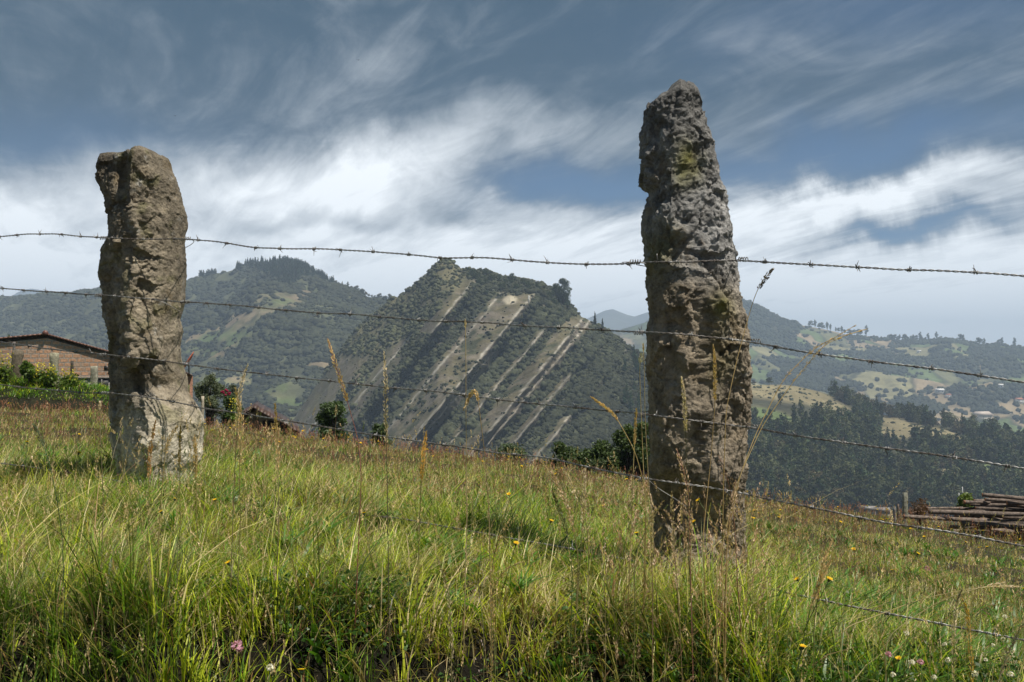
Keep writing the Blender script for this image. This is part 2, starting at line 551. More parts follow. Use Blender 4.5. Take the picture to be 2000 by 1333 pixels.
# ------------------------------------------------------------------ the hills
def hill_fn(spx, srow, Yc, Yf, zf, prof, amp, nscale, seed, keep=0.10, extra=None):
    spx = np.asarray(spx, float); srow = np.asarray(srow, float)
    def fn(px, s):
        yc = np.interp(px, Yc[0], Yc[1]); yf = np.interp(px, Yf[0], Yf[1])
        row = np.interp(px, spx, srow)
        zc = (HZ - row) / F * yc
        sf = np.minimum(s, 1.0)
        Y = yf + (yc - yf) * s
        z = zf + (zc - zf) * sf**prof - np.maximum(s - 1, 0) * (yc - yf) * 0.5
        X = (px - 1000) / F * Y
        p = np.stack([X / nscale, Y / nscale, z / nscale * 0.4], -1)
        n = (ridged(p, 5, seed) - 0.62) * 2.0
        taper = np.clip(np.abs(1 - s) / keep, 0, 1) * 0.92 + 0.08
        z = z + amp * n * taper
        if extra is not None: X, Y, z = extra(px, s, X, Y, z)
        return np.stack([X, Y, z + CAM_Z], -1)
    return fn

def proj(v):
    y = np.maximum(v[:, 1], 1.0)
    return 1000 + F * v[:, 0] / y, HZ - F * (v[:, 2] - CAM_Z) / y

def ell(px, row, cx, cy, a, b, ang=0.0, soft=0.35):
    ca, sa = math.cos(math.radians(ang)), math.sin(math.radians(ang))
    dx, dy = px - cx, row - cy
    x = dx * ca + dy * sa; y = -dx * sa + dy * ca
    d = np.sqrt((x / a)**2 + (y / b)**2)
    return 1 - sstep(1 - soft, 1 + soft, d)

def lin(r, g, b):
    return np.array([((c / 255 + 0.055) / 1.055)**2.4 if c > 10 else c / 255 / 12.92 for c in (r, g, b)])

C_bush = np.array((0.030, 0.036, 0.021)); C_green = np.array((0.10, 0.135, 0.05)); C_tan = np.array((0.235, 0.185, 0.115))
C_rock = np.array((0.17, 0.145, 0.12)); C_pale = np.array((0.40, 0.36, 0.27)); C_dry = np.array((0.135, 0.112, 0.066))
C_olive = np.array((0.080, 0.080, 0.038))

def build_hill(name, fn, pxr, n_px, n_s, smax, colour):
    px = np.linspace(pxr[0], pxr[1], n_px)
    s = np.concatenate([np.linspace(0, 1, n_s), np.linspace(1, smax, 26)[1:]])
    A, S = np.meshgrid(px, s, indexing='ij')
    v = fn(A.ravel(), S.ravel())
    c = colour(v, A.ravel(), S.ravel())
    me = mesh_np(name, v, grid_faces(len(px), len(s)), M_land, c, True)
    return link(name, me, kind='structure')

# --- left hill with the pine wood on top
L_px = [-1400, -500, 0, 60, 110, 135, 157, 204, 280, 361, 379, 419, 445, 463, 497, 537, 563, 590, 621, 647, 671, 700, 718, 734, 757, 784, 860, 980, 1200]
L_row = [640, 600, 584, 581, 579, 577, 571, 566, 562, 555, 549, 541, 532, 527, 517, 510, 515, 525, 541, 555, 562, 571, 582, 584, 585.5, 582, 590, 640, 760]
hillL = hill_fn(L_px, L_row, ([-1400, 0, 500, 800, 1200], [2300, 2000, 1700, 1350, 1200]), ([-1400, 0, 500, 900, 1200], [900, 800, 650, 600, 600]), -175, 0.85, 42, 260, 4)
L_fields = [(430, 640, 105, 8, -24), (560, 590, 60, 9, -28), (470, 615, 60, 7, -20), (520, 578, 40, 5, -15), (400, 690, 46, 9, 5), (450, 745, 50, 6, 0), (640, 715, 30, 9, 0), (632, 758, 26, 6, -20), (600, 778, 30, 7, -25), (655, 775, 20, 5, -10),
            (560, 590, 30, 12, 0), (400, 665, 40, 5, -15), (470, 660, 45, 8, -25), (575, 790, 50, 12, 20), (545, 760, 40, 8, -30), (455, 650, 40, 6, -30)]
def fieldmask_L(v):
    px, row = proj(v)
    n = fbm(v / 28.0, 4, 8)
    m = np.zeros(len(v))
    for (cx, cy, a, b, an) in L_fields:
        m = np.maximum(m, ell(px + n * 22, row + n * 9, cx, cy, a, b, an))
    return m
def col_L(v, A, S):
    n = fbm(v / 40.0, 5, 31)[:, None]
    c = C_bush * 0.9 * (1 + 0.5 * n) + 0.5 * C_olive * (1 + n)
    m = fieldmask_L(v)[:, None]
    t = sstep(-0.2, 0.3, fbm(v / 60., 3, 55))[:, None]
    c = c * (1 - m) + m * (C_green * 0.85 * (1 - t) + C_tan * 0.75 * t)
    return c
build_hill('hill', hillL, (-1400, 1200), 560, 230, 1.7, col_L)

# --- the central mountain of tilted slabs
C_px = [520, 640, 700, 767, 783, 805, 830, 855, 862, 874, 883, 890, 899, 925, 950, 972, 1003, 1035, 1057, 1076, 1100, 1120, 1136, 1145, 1183, 1221, 1240, 1262, 1340, 1440, 1600]
C_row = [900, 720, 640, 584, 580, 559, 537, 512, 510, 508, 511, 518, 525, 527, 530, 540, 543, 549, 556, 567, 585, 604, 619, 622, 644, 672, 686, 694, 740, 820, 960]
BEDS = [(1006, 34, 13, 0.0, 1), (1040, 12, 7, 0, 1), (1122, 9, 5, 0, 1), (1232, 14, 9, 0, 1), (1066, 52, 22, 0, 1), (1172, 70, 30, 0, 1), (1184, 9, 10, 0, 1), (1277, 34, 20, 0, 1), (1290, 11, 14, 0, 1), (1328, 12, 14, 0, 1), (1379, 16, 9, 0, 1)]
def bed_u(X, Y, z):
    return 0.77 * (1000 + F * X / Y) + 0.64 * (HZ - F * z / Y)
def bed_relief(u):
    r = np.zeros_like(u); e = np.zeros_like(u); ramp = np.zeros_like(u)
    for (ue, w, a, _, _) in BEDS:
        up = np.clip((u - (ue - w)) / w, 0, 1)
        dn = np.clip((u - ue) / (4.0 + a * 0.75), 0, 1)
        f = np.where(u < ue, up, (1 - dn)**1.3)
        f = np.where(u < ue - w, 0, f)
        r = np.maximum(r, a * f)
        e = np.maximum(e, np.exp(-((u - ue + 2.0) / 2.0)**2))
        ramp = np.maximum(ramp, np.where((u < ue) & (u > ue - w), 1.0, 0.0))
    return r, e, ramp
def ext_C(px, s, X, Y, z):
    u = bed_u(X, Y, z)
    p = np.stack([X / 22, Y / 22, z / 22], -1)
    wob = fbm(p, 6, 61, 0.62)
    r, e, ramp = bed_relief(u + wob * 4.2)
    fade = sstep(-0.05, 0.3, 1.03 - s) * sstep(0.0, 0.12, s)
    # the beds crop out only on the face, the crown is wooded
    keep = sstep(-1.0, -0.45, fbm(p * 0.35, 2, 77)) * fade
    Y = Y - r * 1.6 * keep
    X = X * (Y / (Y + r * 1.6 * keep))
    z = z * (Y / (Y + r * 1.6 * keep))
    return X, Y, z
hillC = hill_fn(C_px, C_row, ([520, 870, 1600], [820, 800, 700]), ([520, 870, 1600], [430, 430, 400]), -150, 0.85, 10, 95, 14, 0.12, ext_C)
C_slopes = [(1000, 590, 45, 16, 0), (1015, 610, 24, 14, 0)]
def masks_C(v):
    u = bed_u(v[:, 0], v[:, 1], v[:, 2] - CAM_Z)
    wob = fbm(v / 22.0, 6, 61, 0.62)
    uu = u + wob * 4.2
    r, e, ramp = bed_relief(uu)
    px, row = proj(v)
    # the part along each bed in which it shows bare
    t = row
    seg = np.zeros(len(v))
    for (u0, u1, r0, r1) in [(1112, 1176, 575, 880), (1180, 1192, 690, 870), (1252, 1294, 620, 890), (1318, 1331, 735, 880), (1370, 1382, 815, 890), (1030, 1040, 660, 900), (1224, 1232, 650, 860), (960, 1000, 700, 900), (1050, 1068, 548, 640), (1046, 1056, 700, 900), (996, 1006, 780, 900)]:
        seg = np.maximum(seg, sstep(u0 - 5, u0 + 2, uu) * (1 - sstep(u1, u1 + 4, uu)) * sstep(r0 - 12, r0 + 8, t) * (1 - sstep(r1, r1 + 25, t)))
    left = (1 - sstep(1020, 1075, uu)) * 0.55
    return uu, r, e * seg, np.maximum(seg, 0), left, px, row
def col_C(v, A, S):
    uu, r, e, seg, left, px, row = masks_C(v)
    n = fbm(v / 14.0, 5, 71)[:, None]; n2 = fbm(v / 5.0, 4, 75)[:, None]
    c = C_bush * (1 + 0.5 * n) + C_olive * 0.35
    lf = np.clip(left + 0.35 * n[:, 0] * left, 0, 1)[:, None]
    c = c * (1 - lf) + lf * (C_dry * 0.95 + C_olive * 0.5)
    sg = (seg * sstep(-.55, .05, n[:, 0] + .6 * n2[:, 0]))[:, None]
    g2 = sstep(-.3, .3, fbm(v / 9.0, 3, 78))[:, None]
    c = c * (1 - sg) + sg * (np.array((.125, .108, .080)) * g2 + (C_dry * .55 + C_olive * .35) * (1 - g2)) * (1 + 0.3 * n2)
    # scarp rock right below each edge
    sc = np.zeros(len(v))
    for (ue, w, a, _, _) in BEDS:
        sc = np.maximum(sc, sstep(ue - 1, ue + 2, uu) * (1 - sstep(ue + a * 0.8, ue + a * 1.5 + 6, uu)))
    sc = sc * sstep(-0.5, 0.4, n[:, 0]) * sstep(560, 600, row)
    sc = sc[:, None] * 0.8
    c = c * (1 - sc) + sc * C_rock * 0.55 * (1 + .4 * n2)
    ee = np.clip(e * (0.75 + 1.2 * n2[:, 0]), 0, 1)[:, None]
    c = c * (1 - ee) + ee * np.array((.30, .28, .235)) * (1 + 0.3 * n2)
    bare = ell(px + n[:, 0] * 8, row, 996, 586, 14, 9)[:, None] * 0.8
    c = c * (1 - bare) + bare * C_pale * 1.1
    return np.clip(c, 0.01, 0.8)
build_hill('mountain', hillC, (520, 1600), 760, 560, 1.5, col_C)

# --- middle right hill with the wood
M_px = [1000, 1200, 1300, 1400, 1466, 1525, 1554, 1600, 1645, 1668, 1697, 1725, 1754, 1796, 1839, 1882, 1925, 1967, 2000, 2300, 2900, 3600]
M_row = [900, 830, 790, 760, 751, 751, 754, 765, 780, 791, 800, 811, 814, 822, 831, 845, 851, 865, 871, 910, 960, 1000]
hillM = hill_fn(M_px, M_row, ([1000, 1500, 1700, 2000, 3600], [820, 900, 880, 800, 760]), ([1000, 2000, 3600], [300, 300, 300]), -125, 0.80, 11, 120, 24, 0.12)
M_fields = [(1530, 768, 95, 18, 8), (1600, 785, 75, 14, 22), (1500, 812, 55, 14, 14), (1580, 828, 26, 7, 5), (1775, 835, 70, 12, 16), (1840, 850, 50, 12, 14), (1910, 911, 36, 6, 3), (1846, 921, 26, 6, 0),
            (1822, 948, 10, 8, 0), (1838, 957, 8, 4, 0), (1750, 845, 40, 10, 10), (1660, 812, 10, 6, 0), (1750, 903, 9, 4, 0), (1965, 925, 12, 3, 0)]
def fieldmask_M(v, dr=0.0):
    px, row = proj(v); row = row - dr
    n = fbm(v / 14.0, 4, 8)
    m = np.zeros(len(v)); g = np.zeros(len(v))
    for k, (cx, cy, a, b, an) in enumerate(M_fields):
        q = ell(px + n * 10, row + n * 5, cx, cy, a, b, an)
        m = np.maximum(m, q)
        if k in (2, 3, 6, 8, 9): g = np.maximum(g, q)
    return m, g
def col_M(v, A, S):
    n = fbm(v / 12.0, 4, 41)[:, None]
    c = C_bush * 0.8 * (1 + 0.5 * n) + 0.15 * C_dry
    m, g = fieldmask_M(v); m = m[:, None]; g = g[:, None]
    f = (C_tan * 0.55 + C_olive * 0.85) * (1 + 0.25 * n)
    f = f * (1 - g) + g * C_green * 1.15
    return c * (1 - m) + m * f
build_hill('wooded_hill', hillM, (1000, 3600), 620, 260, 1.35, col_M)

# --- far right hill with its patchwork of fields
R_px = [900, 1155, 1260, 1350, 1440, 1468, 1488, 1525, 1568, 1611, 1654, 1688, 1731, 1805, 1833, 1868, 1910, 1959, 2000, 2400, 3000, 4000]
R_row = [700, 660, 630, 560, 583, 591, 603, 623, 636, 644, 654, 656, 663, 665.5, 663, 665.5, 673, 674, 681, 690, 660, 700]
hillR = hill_fn(R_px, R_row, ([900, 1440, 2000, 4000], [2900, 2900, 2500, 2300]), ([900, 1500, 2000, 4000], [1300, 1250, 950, 900]), -172, 1.05, 38, 330, 34, 0.10)
def woodmask_R(v):
    px, row = proj(v)
    n = fbm(np.stack([v[:, 0] / 150, v[:, 1] / 240, v[:, 2] / 40], -1), 5, 91, 0.55)
    m = sstep(0.02, 0.16, n + 0.75 * ell(px, row, 1450, 615, 130, 48, 28) + 0.22 * ell(px, row, 1600, 725, 90, 40, 20) + 0.3 * ell(px, row, 1840, 690, 24, 26) + 0.25 * ell(px, row, 1930, 700, 55, 20) + 0.3 * ell(px, row, 1780, 795, 40, 22)
              - 0.35 * ell(px, row, 1700, 760, 110, 25) - 0.35 * ell(px, row, 1640, 665, 90, 20) - .25 * ell(px, row, 1870, 830, 130, 22) - 0.2 * ell(px, row, 1600, 700, 100, 8))
    return m
def col_R(v, A, S):
    q = np.stack([v[:, 0] / 95, v[:, 1] / 260, v[:, 2] / 400], -1)
    q = q + 0.25 * np.stack([fbm(v / 90., 3, 2), fbm(v / 90., 3, 3), fbm(v / 90., 3, 4) * 0], -1)
    f1, f2, cid = worley(q, 7)
    cid = cid[:, None]
    n = fbm(v / 50.0, 4, 44)[:, None]
    f = np.where(cid < 0.35, C_green * 0.95, np.where(cid < 0.6, C_tan * 1.0, np.where(cid < 0.8, C_olive * 1.5, C_tan * 0.6 + C_green * .5)))
    f = f * (1 + 0.25 * n)
    hedge = (1 - sstep(0.02, 0.07, f2 - f1))[:, None] * 0.7
    f = f * (1 - hedge) + hedge * C_bush
    w = woodmask_R(v)[:, None]
    return f * (1 - w * .9) + w * .9 * C_bush
build_hill('farmed_hill', hillR, (900, 4000), 700, 280, 1.5, col_R)

# --- blue peaks far behind
P_px = [-2200, -900, -300, 13, 27, 52, 67, 90, 110, 180, 420, 800, 1100, 1155, 1192, 1236, 1262, 1330, 1500, 1800, 2300, 3400]
P_row = [640, 600, 600, 584, 574, 563, 565, 569, 578, 600, 640, 660, 645, 619, 602, 619, 611, 590, 640, 690, 700, 660]
hillP = hill_fn(P_px, P_row, ([-2200, 3400], [6200, 6200]), ([-2200, 3400], [4600, 4600]), -180, 0.9, 60, 800, 54, 0.10)
def col_P(v, A, S):
    n = fbm(v / 160.0, 5, 45)[:, None]
    return C_bush * 1.2 * (1 + 0.4 * n) + C_rock * 0.15 * (1 + n)
build_hill('far_peaks', hillP, (-2200, 3400), 400, 90, 1.3, col_P)

# the valley floor, one sheet to the horizon
m = MB(); m.add([(-30000, -2000, CAM_Z - 160), (30000, -2000, CAM_Z - 160), (30000, 40000, CAM_Z - 160), (-30000, 40000, CAM_Z - 160)], np.array([(0, 1, 2, 3)]), C_olive)
m.build('valley_floor', M_land, kind='structure')


# ------------------------------------------------------------------ plants: building blocks
def ico(sub=1):
    t = (1 + 5**.5) / 2
    v = np.array([(-1, t, 0), (1, t, 0), (-1, -t, 0), (1, -t, 0), (0, -1, t), (0, 1, t), (0, -1, -t), (0, 1, -t), (t, 0, -1), (t, 0, 1), (-t, 0, -1), (-t, 0, 1)], float)
    f = [(0, 11, 5), (0, 5, 1), (0, 1, 7), (0, 7, 10), (0, 10, 11), (1, 5, 9), (5, 11, 4), (11, 10, 2), (10, 7, 6), (7, 1, 8), (3, 9, 4), (3, 4, 2), (3, 2, 6), (3, 6, 8), (3, 8, 9), (4, 9, 5), (2, 4, 11), (6, 2, 10), (8, 6, 7), (9, 8, 1)]
    v /= np.linalg.norm(v[0])
    for _ in range(sub):
        v = list(map(tuple, v)); cache = {}; nf = []
        def mid(a, b):
            k = (min(a, b), max(a, b))
            if k not in cache:
                q = np.array(v[a]) + np.array(v[b]); q /= np.linalg.norm(q); v.append(tuple(q)); cache[k] = len(v) - 1
            return cache[k]
        for a, b, c in f:
            x, y, z = mid(a, b), mid(b, c), mid(c, a)
            nf += [(a, x, z), (b, y, x), (c, z, y), (x, y, z)]
        f = nf; v = np.array(v)
    return np.array(v), np.array(f)
ICO1 = ico(1)

def bush_cloud(pos, rad, col, r=rng, flat=0.8):
    """ragged little bushes, one jittered ball of facets each"""
    bv, bf = ICO1
    n, k = len(pos), len(bv)
    v = bv[None] * (1 + r.uniform(-0.38, 0.38, (n, k, 1))) + r.uniform(-0.12, 0.12, (n, k, 3))
    v = v * np.asarray(rad)[:, None, None] * np.array((1, 1, flat)) + pos[:, None, :]
    c = np.broadcast_to(col[:, None, :], (n, k, 3)) * r.uniform(0.8, 1.2, (n, k, 1))
    f = bf[None] + (np.arange(n) * k)[:, None, None]
    return v.reshape(-1, 3), f.reshape(-1, 3), c.reshape(-1, 3)

def leaves(centres, size, col, r=rng, flat=1.0, aspect=0.55):
    """one small folded leaf (two triangles) at each centre"""
    n = len(centres)
    d = r.normal(size=(n, 3)); d[:, 2] *= flat; d /= np.linalg.norm(d, axis=1)[:, None]
    e = r.normal(size=(n, 3)); e -= (e * d).sum(1)[:, None] * d; e /= np.linalg.norm(e, axis=1)[:, None]
    s = np.asarray(size).reshape(-1, 1) * r.uniform(0.6, 1.3, (n, 1))
    nn = np.cross(d, e)
    v = np.stack([centres - d * s, centres + e * s * aspect + nn * s * .12, centres + d * s, centres - e * s * aspect + nn * s * .12], 1)
    f = np.arange(n)[:, None] * 4 + np.array([[0, 1, 2, 3]])
    c = np.repeat(np.broadcast_to(col, (n, 3)) * r.uniform(0.65, 1.35, (n, 1)), 4, 0)
    return v.reshape(-1, 3), f, c

def crown_points(n, blobs, r=rng, shell=0.5):
    """points spread through ellipsoid blobs [(x,y,z,rx,ry,rz)]"""
    b = np.array(blobs, float)
    w = (b[:, 3] * b[:, 4] * b[:, 5])**0.66; w /= w.sum()
    i = r.choice(len(b), n, p=w)
    d = r.normal(size=(n, 3)); d /= np.linalg.norm(d, axis=1)[:, None]
    rad = r.uniform(shell, 1.0, (n, 1))**0.7
    return b[i, :3] + d * rad * b[i, 3:]

def tree_mesh(kind, h, n, leaf, col, r, trunk=True):
    """returns crown (v,f,c) and trunk MB for a tree of height h"""
    blobs = []
    if kind == 'conifer':
        for k in range(11):
            t = k / 10.0
            q = 0.17 * h * (1 - t)**0.8 + 0.015 * h
            for j in range(3):
                a = r.uniform(0, 6.28)
                blobs.append((q * 0.5 * math.cos(a), q * 0.5 * math.sin(a), h * (0.16 + 0.82 * t), q * 0.75, q * 0.75, h * 0.055))
    elif kind == 'gum':
        for k in range(9):
            t = k / 8.0
            a = r.uniform(0, 6.28); q = 0.16 * h * (1.1 - abs(t - 0.45))
            blobs.append((q * 0.5 * math.cos(a), q * 0.5 * math.sin(a), h * (0.25 + 0.68 * t), q * 0.8, q * 0.8, h * 0.09))
    elif kind == 'cypress':
        for k in range(9):
            t = k / 8.0
            q = 0.15 * h * (1 - t * 0.85)
            blobs.append((r.uniform(-.02, .02) * h, 0, h * (0.1 + 0.84 * t), q, q, h * 0.1))
    elif kind == 'egg':
        for k in range(60):
            t = r.uniform(0.02, 1); a = r.uniform(0, 6.28); q = 0.30 * h * math.sqrt(max(.03, 1 - abs((t - .38) / .64)**2.2)) * r.uniform(.4, .9)
            blobs.append((q * math.cos(a), q * math.sin(a), h * (0.02 + 0.90 * t), h * .11, h * .11, h * 0.09))
    else:
        for k in range(9):
            a = r.uniform(0, 6.28); e = r.uniform(0.0, 1.0)
            q = h * r.uniform(0.16, 0.26)
            blobs.append((0.28 * h * math.cos(a) * (1 - e * .6), 0.28 * h * math.sin(a) * (1 - e * .6), h * (0.38 + 0.42 * e), q, q, q * 0.8))
    c = crown_points(n, blobs, r, 0.35)
    v, f, cc = leaves(c, leaf, np.array(col), r)
    m = MB()
    bend = r.uniform(-0.03, 0.03, 2) * h
    m.tube([(0, 0, -0.03 * h), (bend[0] * .3, bend[1] * .3, 0.3 * h), (bend[0], bend[1], 0.62 * h), (bend[0], bend[1], .86 * h)], [0.028 * h, 0.02 * h, 0.013 * h, 0.004 * h], 6, (0.10, 0.08, 0.06))
    for k in range(5):
        a = r.uniform(0, 6.28); z0 = h * r.uniform(0.3, 0.6); L = h * 0.2
        m.tube([(bend[0] * .6, bend[1] * .6, z0), (L * .5 * math.cos(a), L * .5 * math.sin(a), z0 + L * .5), (L * math.cos(a), L * math.sin(a), z0 + L * .8)], [0.01 * h, 0.007 * h, 0.002 * h], 5, (0.10, 0.08, 0.06))
    return (v, f, cc), m

def make_tree(name, kind, h, n, leaf, col, seed, label, loc, group=None, mat=None, cat='tree'):
    r = np.random.default_rng(seed)
    (v, f, c), m = tree_mesh(kind, h, n, leaf, col, r)
    t = thing(name, label, cat, loc, group)
    m.build('trunk', M_bark, t)
    link('crown', mesh_np('crown', v, f, mat or M_farleaf, c), t)
    return t


# ------------------------------------------------------------------ bushes and woods on the far slopes
def scatter(fn, n, pxr, r, s0=0.02, s1=1.0, power=1.0):
    px = r.uniform(pxr[0], pxr[1], n); s = s0 + (s1 - s0) * r.uniform(0, 1, n)**power
    return fn(px, s)

r1 = np.random.default_rng(101)
# left hill scrub
v = scatter(hillL, 52000, (-150, 900), r1, 0.25)
m_ = fieldmask_L(v); k = (r1.uniform(size=len(v)) > m_ * 0.86) & (fbm(v / 60., 3, 12) > -0.35 + 0.0 * m_)
v = v[k]
rad = r1.uniform(0.4, 1.0, len(v))**2.2 * 5.2 * (1 + .5 * fbm(v / 90., 2, 5))
dk = (1 + 0.55 * fbm(v / 35., 3, 88))[:, None]
col = (C_bush * 1.0 + C_olive * 0.25 * r1.uniform(0, 1, (len(v), 1))) * dk
bv, bf, bc = bush_cloud(v, rad, col, r1)
link('scrub', mesh_np('scrub', bv, bf, M_farleaf, bc), kind='stuff', label='dense dark scrub covering the far left hill', cat='scrub')

# central mountain scrub
v = scatter(hillC, 60000, (560, 1420), r1, 0.10, 1.02)
uu, rr, ee, seg, left, px, row = masks_C(v)
n = fbm(v / 16., 3, 90)
dens = np.clip(0.85 + 0.7 * n - 0.84 * seg - 0.60 * left, 0.05, 1)
k = (r1.uniform(size=len(v)) < dens) & (row < 905)
v = v[k]; left_ = left[k][:, None]; rowk = row[k]; seg_ = seg[k]
rad = r1.uniform(0.35, 1.0, len(v))**2.2 * 2.7 * (1 + .6 * np.maximum(fbm(v / 30., 2, 5), -.5)) * np.where(seg_ > .4, .5, 1) * (1 - .35 * left_[:, 0])
dk = (1 + 0.5 * fbm(v / 18., 3, 88))[:, None]
flank = (1 - .35 * sstep(1385, 1440, uu[k]))[:, None]
col = flank * (C_bush * 0.95 + (C_olive * 0.55) * left_ + C_olive * 0.3 * r1.uniform(0, 1, (len(v), 1))) * dk
bv, bf, bc = bush_cloud(v + np.array((0, 0, .3)), rad, col, r1)
link('mountain_scrub', mesh_np('mountain_scrub', bv, bf, M_farleaf, bc), kind='stuff', label='dark bushes in the gullies of the slab mountain', cat='scrub')

# far right hill: hedges, copses and single bushes
v = scatter(hillR, 30000, (1380, 2150), r1, 0.10)
w = woodmask_R(v)
k = r1.uniform(size=len(v)) < np.clip(w * 0.75 + 0.035, 0, 1)
v = v[k]
rad = r1.uniform(2.0, 6.0, len(v))
col = (C_bush * 1.0) * (1 + 0.4 * fbm(v / 60., 3, 88))[:, None]
bv, bf, bc = bush_cloud(v + np.array((0, 0, 1.5)), rad, col, r1, 1.0)
link('far_woods', mesh_np('far_woods', bv, bf, M_farleaf, bc), kind='stuff', label='small dark woods and hedges between the far fields', cat='woodland')

def proto(kind, h, n, leaf, col, seed):
    r = np.random.default_rng(seed)
    (v, f, c), m = tree_mesh(kind, h, n, leaf, col, r)
    tv = np.vstack(m.v); tf = np.vstack(m.f[4]); tt = np.vstack(m.f[3]) if m.f[3] else np.zeros((0, 3), int); tcl = np.vstack(m.c)
    o = len(v)
    return np.vstack([v, tv]), np.vstack([f, tf + o]), tt + o, np.vstack([c, tcl])

def merge_trees(protos, pos, scale, rot, which, tint):
    V, Fq, Ft, Cc, off = [], [], [], [], 0
    for i in range(len(pos)):
        v, fq, ft, c = protos[which[i]]
        ca, sa = math.cos(rot[i]), math.sin(rot[i])
        w = v * scale[i]
        w = np.stack([w[:, 0] * ca - w[:, 1] * sa, w[:, 0] * sa + w[:, 1] * ca, w[:, 2]], -1) + pos[i]
        V.append(w); Fq.append(fq + off); Ft.append(ft + off); Cc.append(c * tint[i]); off += len(v)
    return np.vstack(V), [np.vstack(Fq), np.vstack(Ft)], np.vstack(Cc)

PR = [proto('conifer', 1.0, 340, 0.055, (0.035, 0.060, 0.026), 1), proto('conifer', 1.0, 340, 0.055, (0.030, 0.052, 0.026), 2),
      proto('gum', 1.0, 340, 0.055, (0.045, 0.068, 0.030), 3), proto('gum', 1.0, 340, 0.06, (0.070, 0.085, 0.036), 4),
      proto('round', 0.8, 400, 0.06, (0.055, 0.066, 0.030), 5), proto('round', 0.7, 400, 0.06, (0.115, 0.100, 0.050), 6),
      proto('egg', 0.9, 420, 0.05, (0.060, 0.078, 0.034), 7), proto('egg', 1.0, 420, 0.05, (0.085, 0.095, 0.045), 8)]
PRM = []
for i, (v, fq, ft, c) in enumerate(PR):
    PRM.append(mesh_np('wood_tree', v, [fq, ft], M_farleaf, c))

# pines on the left hill top
def pine_spots(n, r):
    out = []
    while len(out) < n:
        px = r.uniform(461, 650); s = r.uniform(0.72, 1.0)
        p = hillL(np.array([px]), np.array([s]))
        rr_ = proj(p)[1][0]
        if rr_ < np.interp(px, L_px, L_row) + 3 + 40 * math.exp(-((px - 552) / 42)**2) * r.uniform(.8, 1.1): out.append(p[0])
    return np.array(out)
pp = pine_spots(620, r1)
order = np.argsort(pp[:, 1])
pines_obj = pp[order[:60]]; rest = pp
V, Fc, Cc = merge_trees(PR, rest, r1.uniform(7.5, 15, len(rest)), r1.uniform(0, 6, len(rest)), r1.integers(0, 2, len(rest)), r1.uniform(.75, 1.1, len(rest)))
link('pine_wood', mesh_np('pine_wood', V, Fc, M_farleaf, Cc), kind='stuff', label='dark pine wood crowning the left hill top', cat='woodland')

def single(name, px, fn, s, h, which, label, cat='tree', group=None, rot=None, squash=1.0):
    p = fn(np.array([float(px)]), np.array([float(s)]))[0]
    o = link(name, PRM[which], None, label, cat, group, None, p - np.array((0, 0, 0.02 * h)))
    o.scale = (h * squash, h * squash, h); o.rotation_euler = (0, 0, rot if rot is not None else random.uniform(0, 6.28))
    return o
# small copse left of the pine wood
for k, px in enumerate(np.linspace(389, 420, 12)):
    single('copse_tree', px + random.uniform(-2, 2), hillL, 0.985 + random.uniform(-.012, .01), random.uniform(13, 17), random.choice((0, 1, 2)), 'small dark tree of the copse on the left hill skyline beside the left stone', group='copse on the left hill skyline', squash=1.3)
for k, px in enumerate((364, 370, 374, 380)):
    single('skyline_bush', px, hillL, 1.0, 6 + k % 3, 5, 'tiny bush on the left hill skyline just right of the left stone', 'bush', 'tiny bushes on the left skyline')
single('conifer_tree', 4, hillL, 1.0, 11, 0, 'small lone conifer on the skyline at the far left edge')
single('conifer_tree', 599, hillL, 1.0, 13, 2, 'lone taller tree on the right shoulder of the pine topped hill')
for k, px in enumerate(np.linspace(640, 760, 22)):
    single('ridge_tree', px + random.uniform(-3, 3), hillL, 1.0 + random.uniform(-.02, 0), random.uniform(6, 12), random.choice((2, 4, 4, 5)), 'small tree on the saddle ridge between the two mountains', group='trees along the saddle ridge')

# the wood of the middle right hill
v = scatter(hillM, 9000, (1380, 2150), r1, 0.30, 1.0, 0.8)
m_, g_ = fieldmask_M(v); m_ = np.maximum(m_, np.maximum(fieldmask_M(v, 9.0)[0], fieldmask_M(v, 16.0)[0]))
px, row = proj(v)
nn = fbm(v / 26., 3, 19)
ridge_open = ell(px, row, 1540, 782, 120, 30, 12) * 1.15
k = (r1.uniform(size=len(v)) > m_ * 1.2 + ridge_open) & (nn > -0.22) & (row < 1012)
v = v[k]; px = px[k]; row = row[k]
d_ = v[:, 1]
order = np.argsort(d_)
v = v[order]; px = px[order]
inview = np.where((px > 1462) & (px < 2003))[0]
own = inview[:280]
mask_own = np.zeros(len(v), bool); mask_own[own] = True
sc = 5.5 + 12 * r1.uniform(0, 1, len(v))**1.5; wh = r1.choice(8, len(v), p=[.09, .07, .15, .16, .14, .11, .14, .14])
gum_zone = px > 1640
ro = r1.uniform(0, 6.28, len(v)); ti = r1.uniform(0.75, 1.35, len(v))
for i in own:
    o = link('wood_tree', PRM[wh[i]], None, 'dark tree of the wooded valley slope just right of the right stone' if px[i] < 1730 else 'dark tree of the wooded valley slope behind the log pile', 'tree',
             'trees of the wooded slope', None, v[i] - np.array((0, 0, .3)))
    o.scale = (sc[i],) * 3; o.rotation_euler = (0, 0, ro[i])
k = ~mask_own
V, Fc, Cc = merge_trees(PR, v[k] - np.array((0, 0, .3)), sc[k], ro[k], wh[k], ti[k])
link('wood', mesh_np('wood', V, Fc, M_farleaf, Cc), kind='stuff', label='dense dark wood covering the middle right hill', cat='woodland')
vb = scatter(hillM, 16000, (1400, 2100), r1, 0.35, 1.0)
mb_, _g = fieldmask_M(vb)
nb = fbm(vb / 9., 3, 23)
kb = (mb_ > .4) & (r1.uniform(size=len(vb)) < np.clip(.10 + .55 * nb, 0.02, 1))
vb = vb[kb]
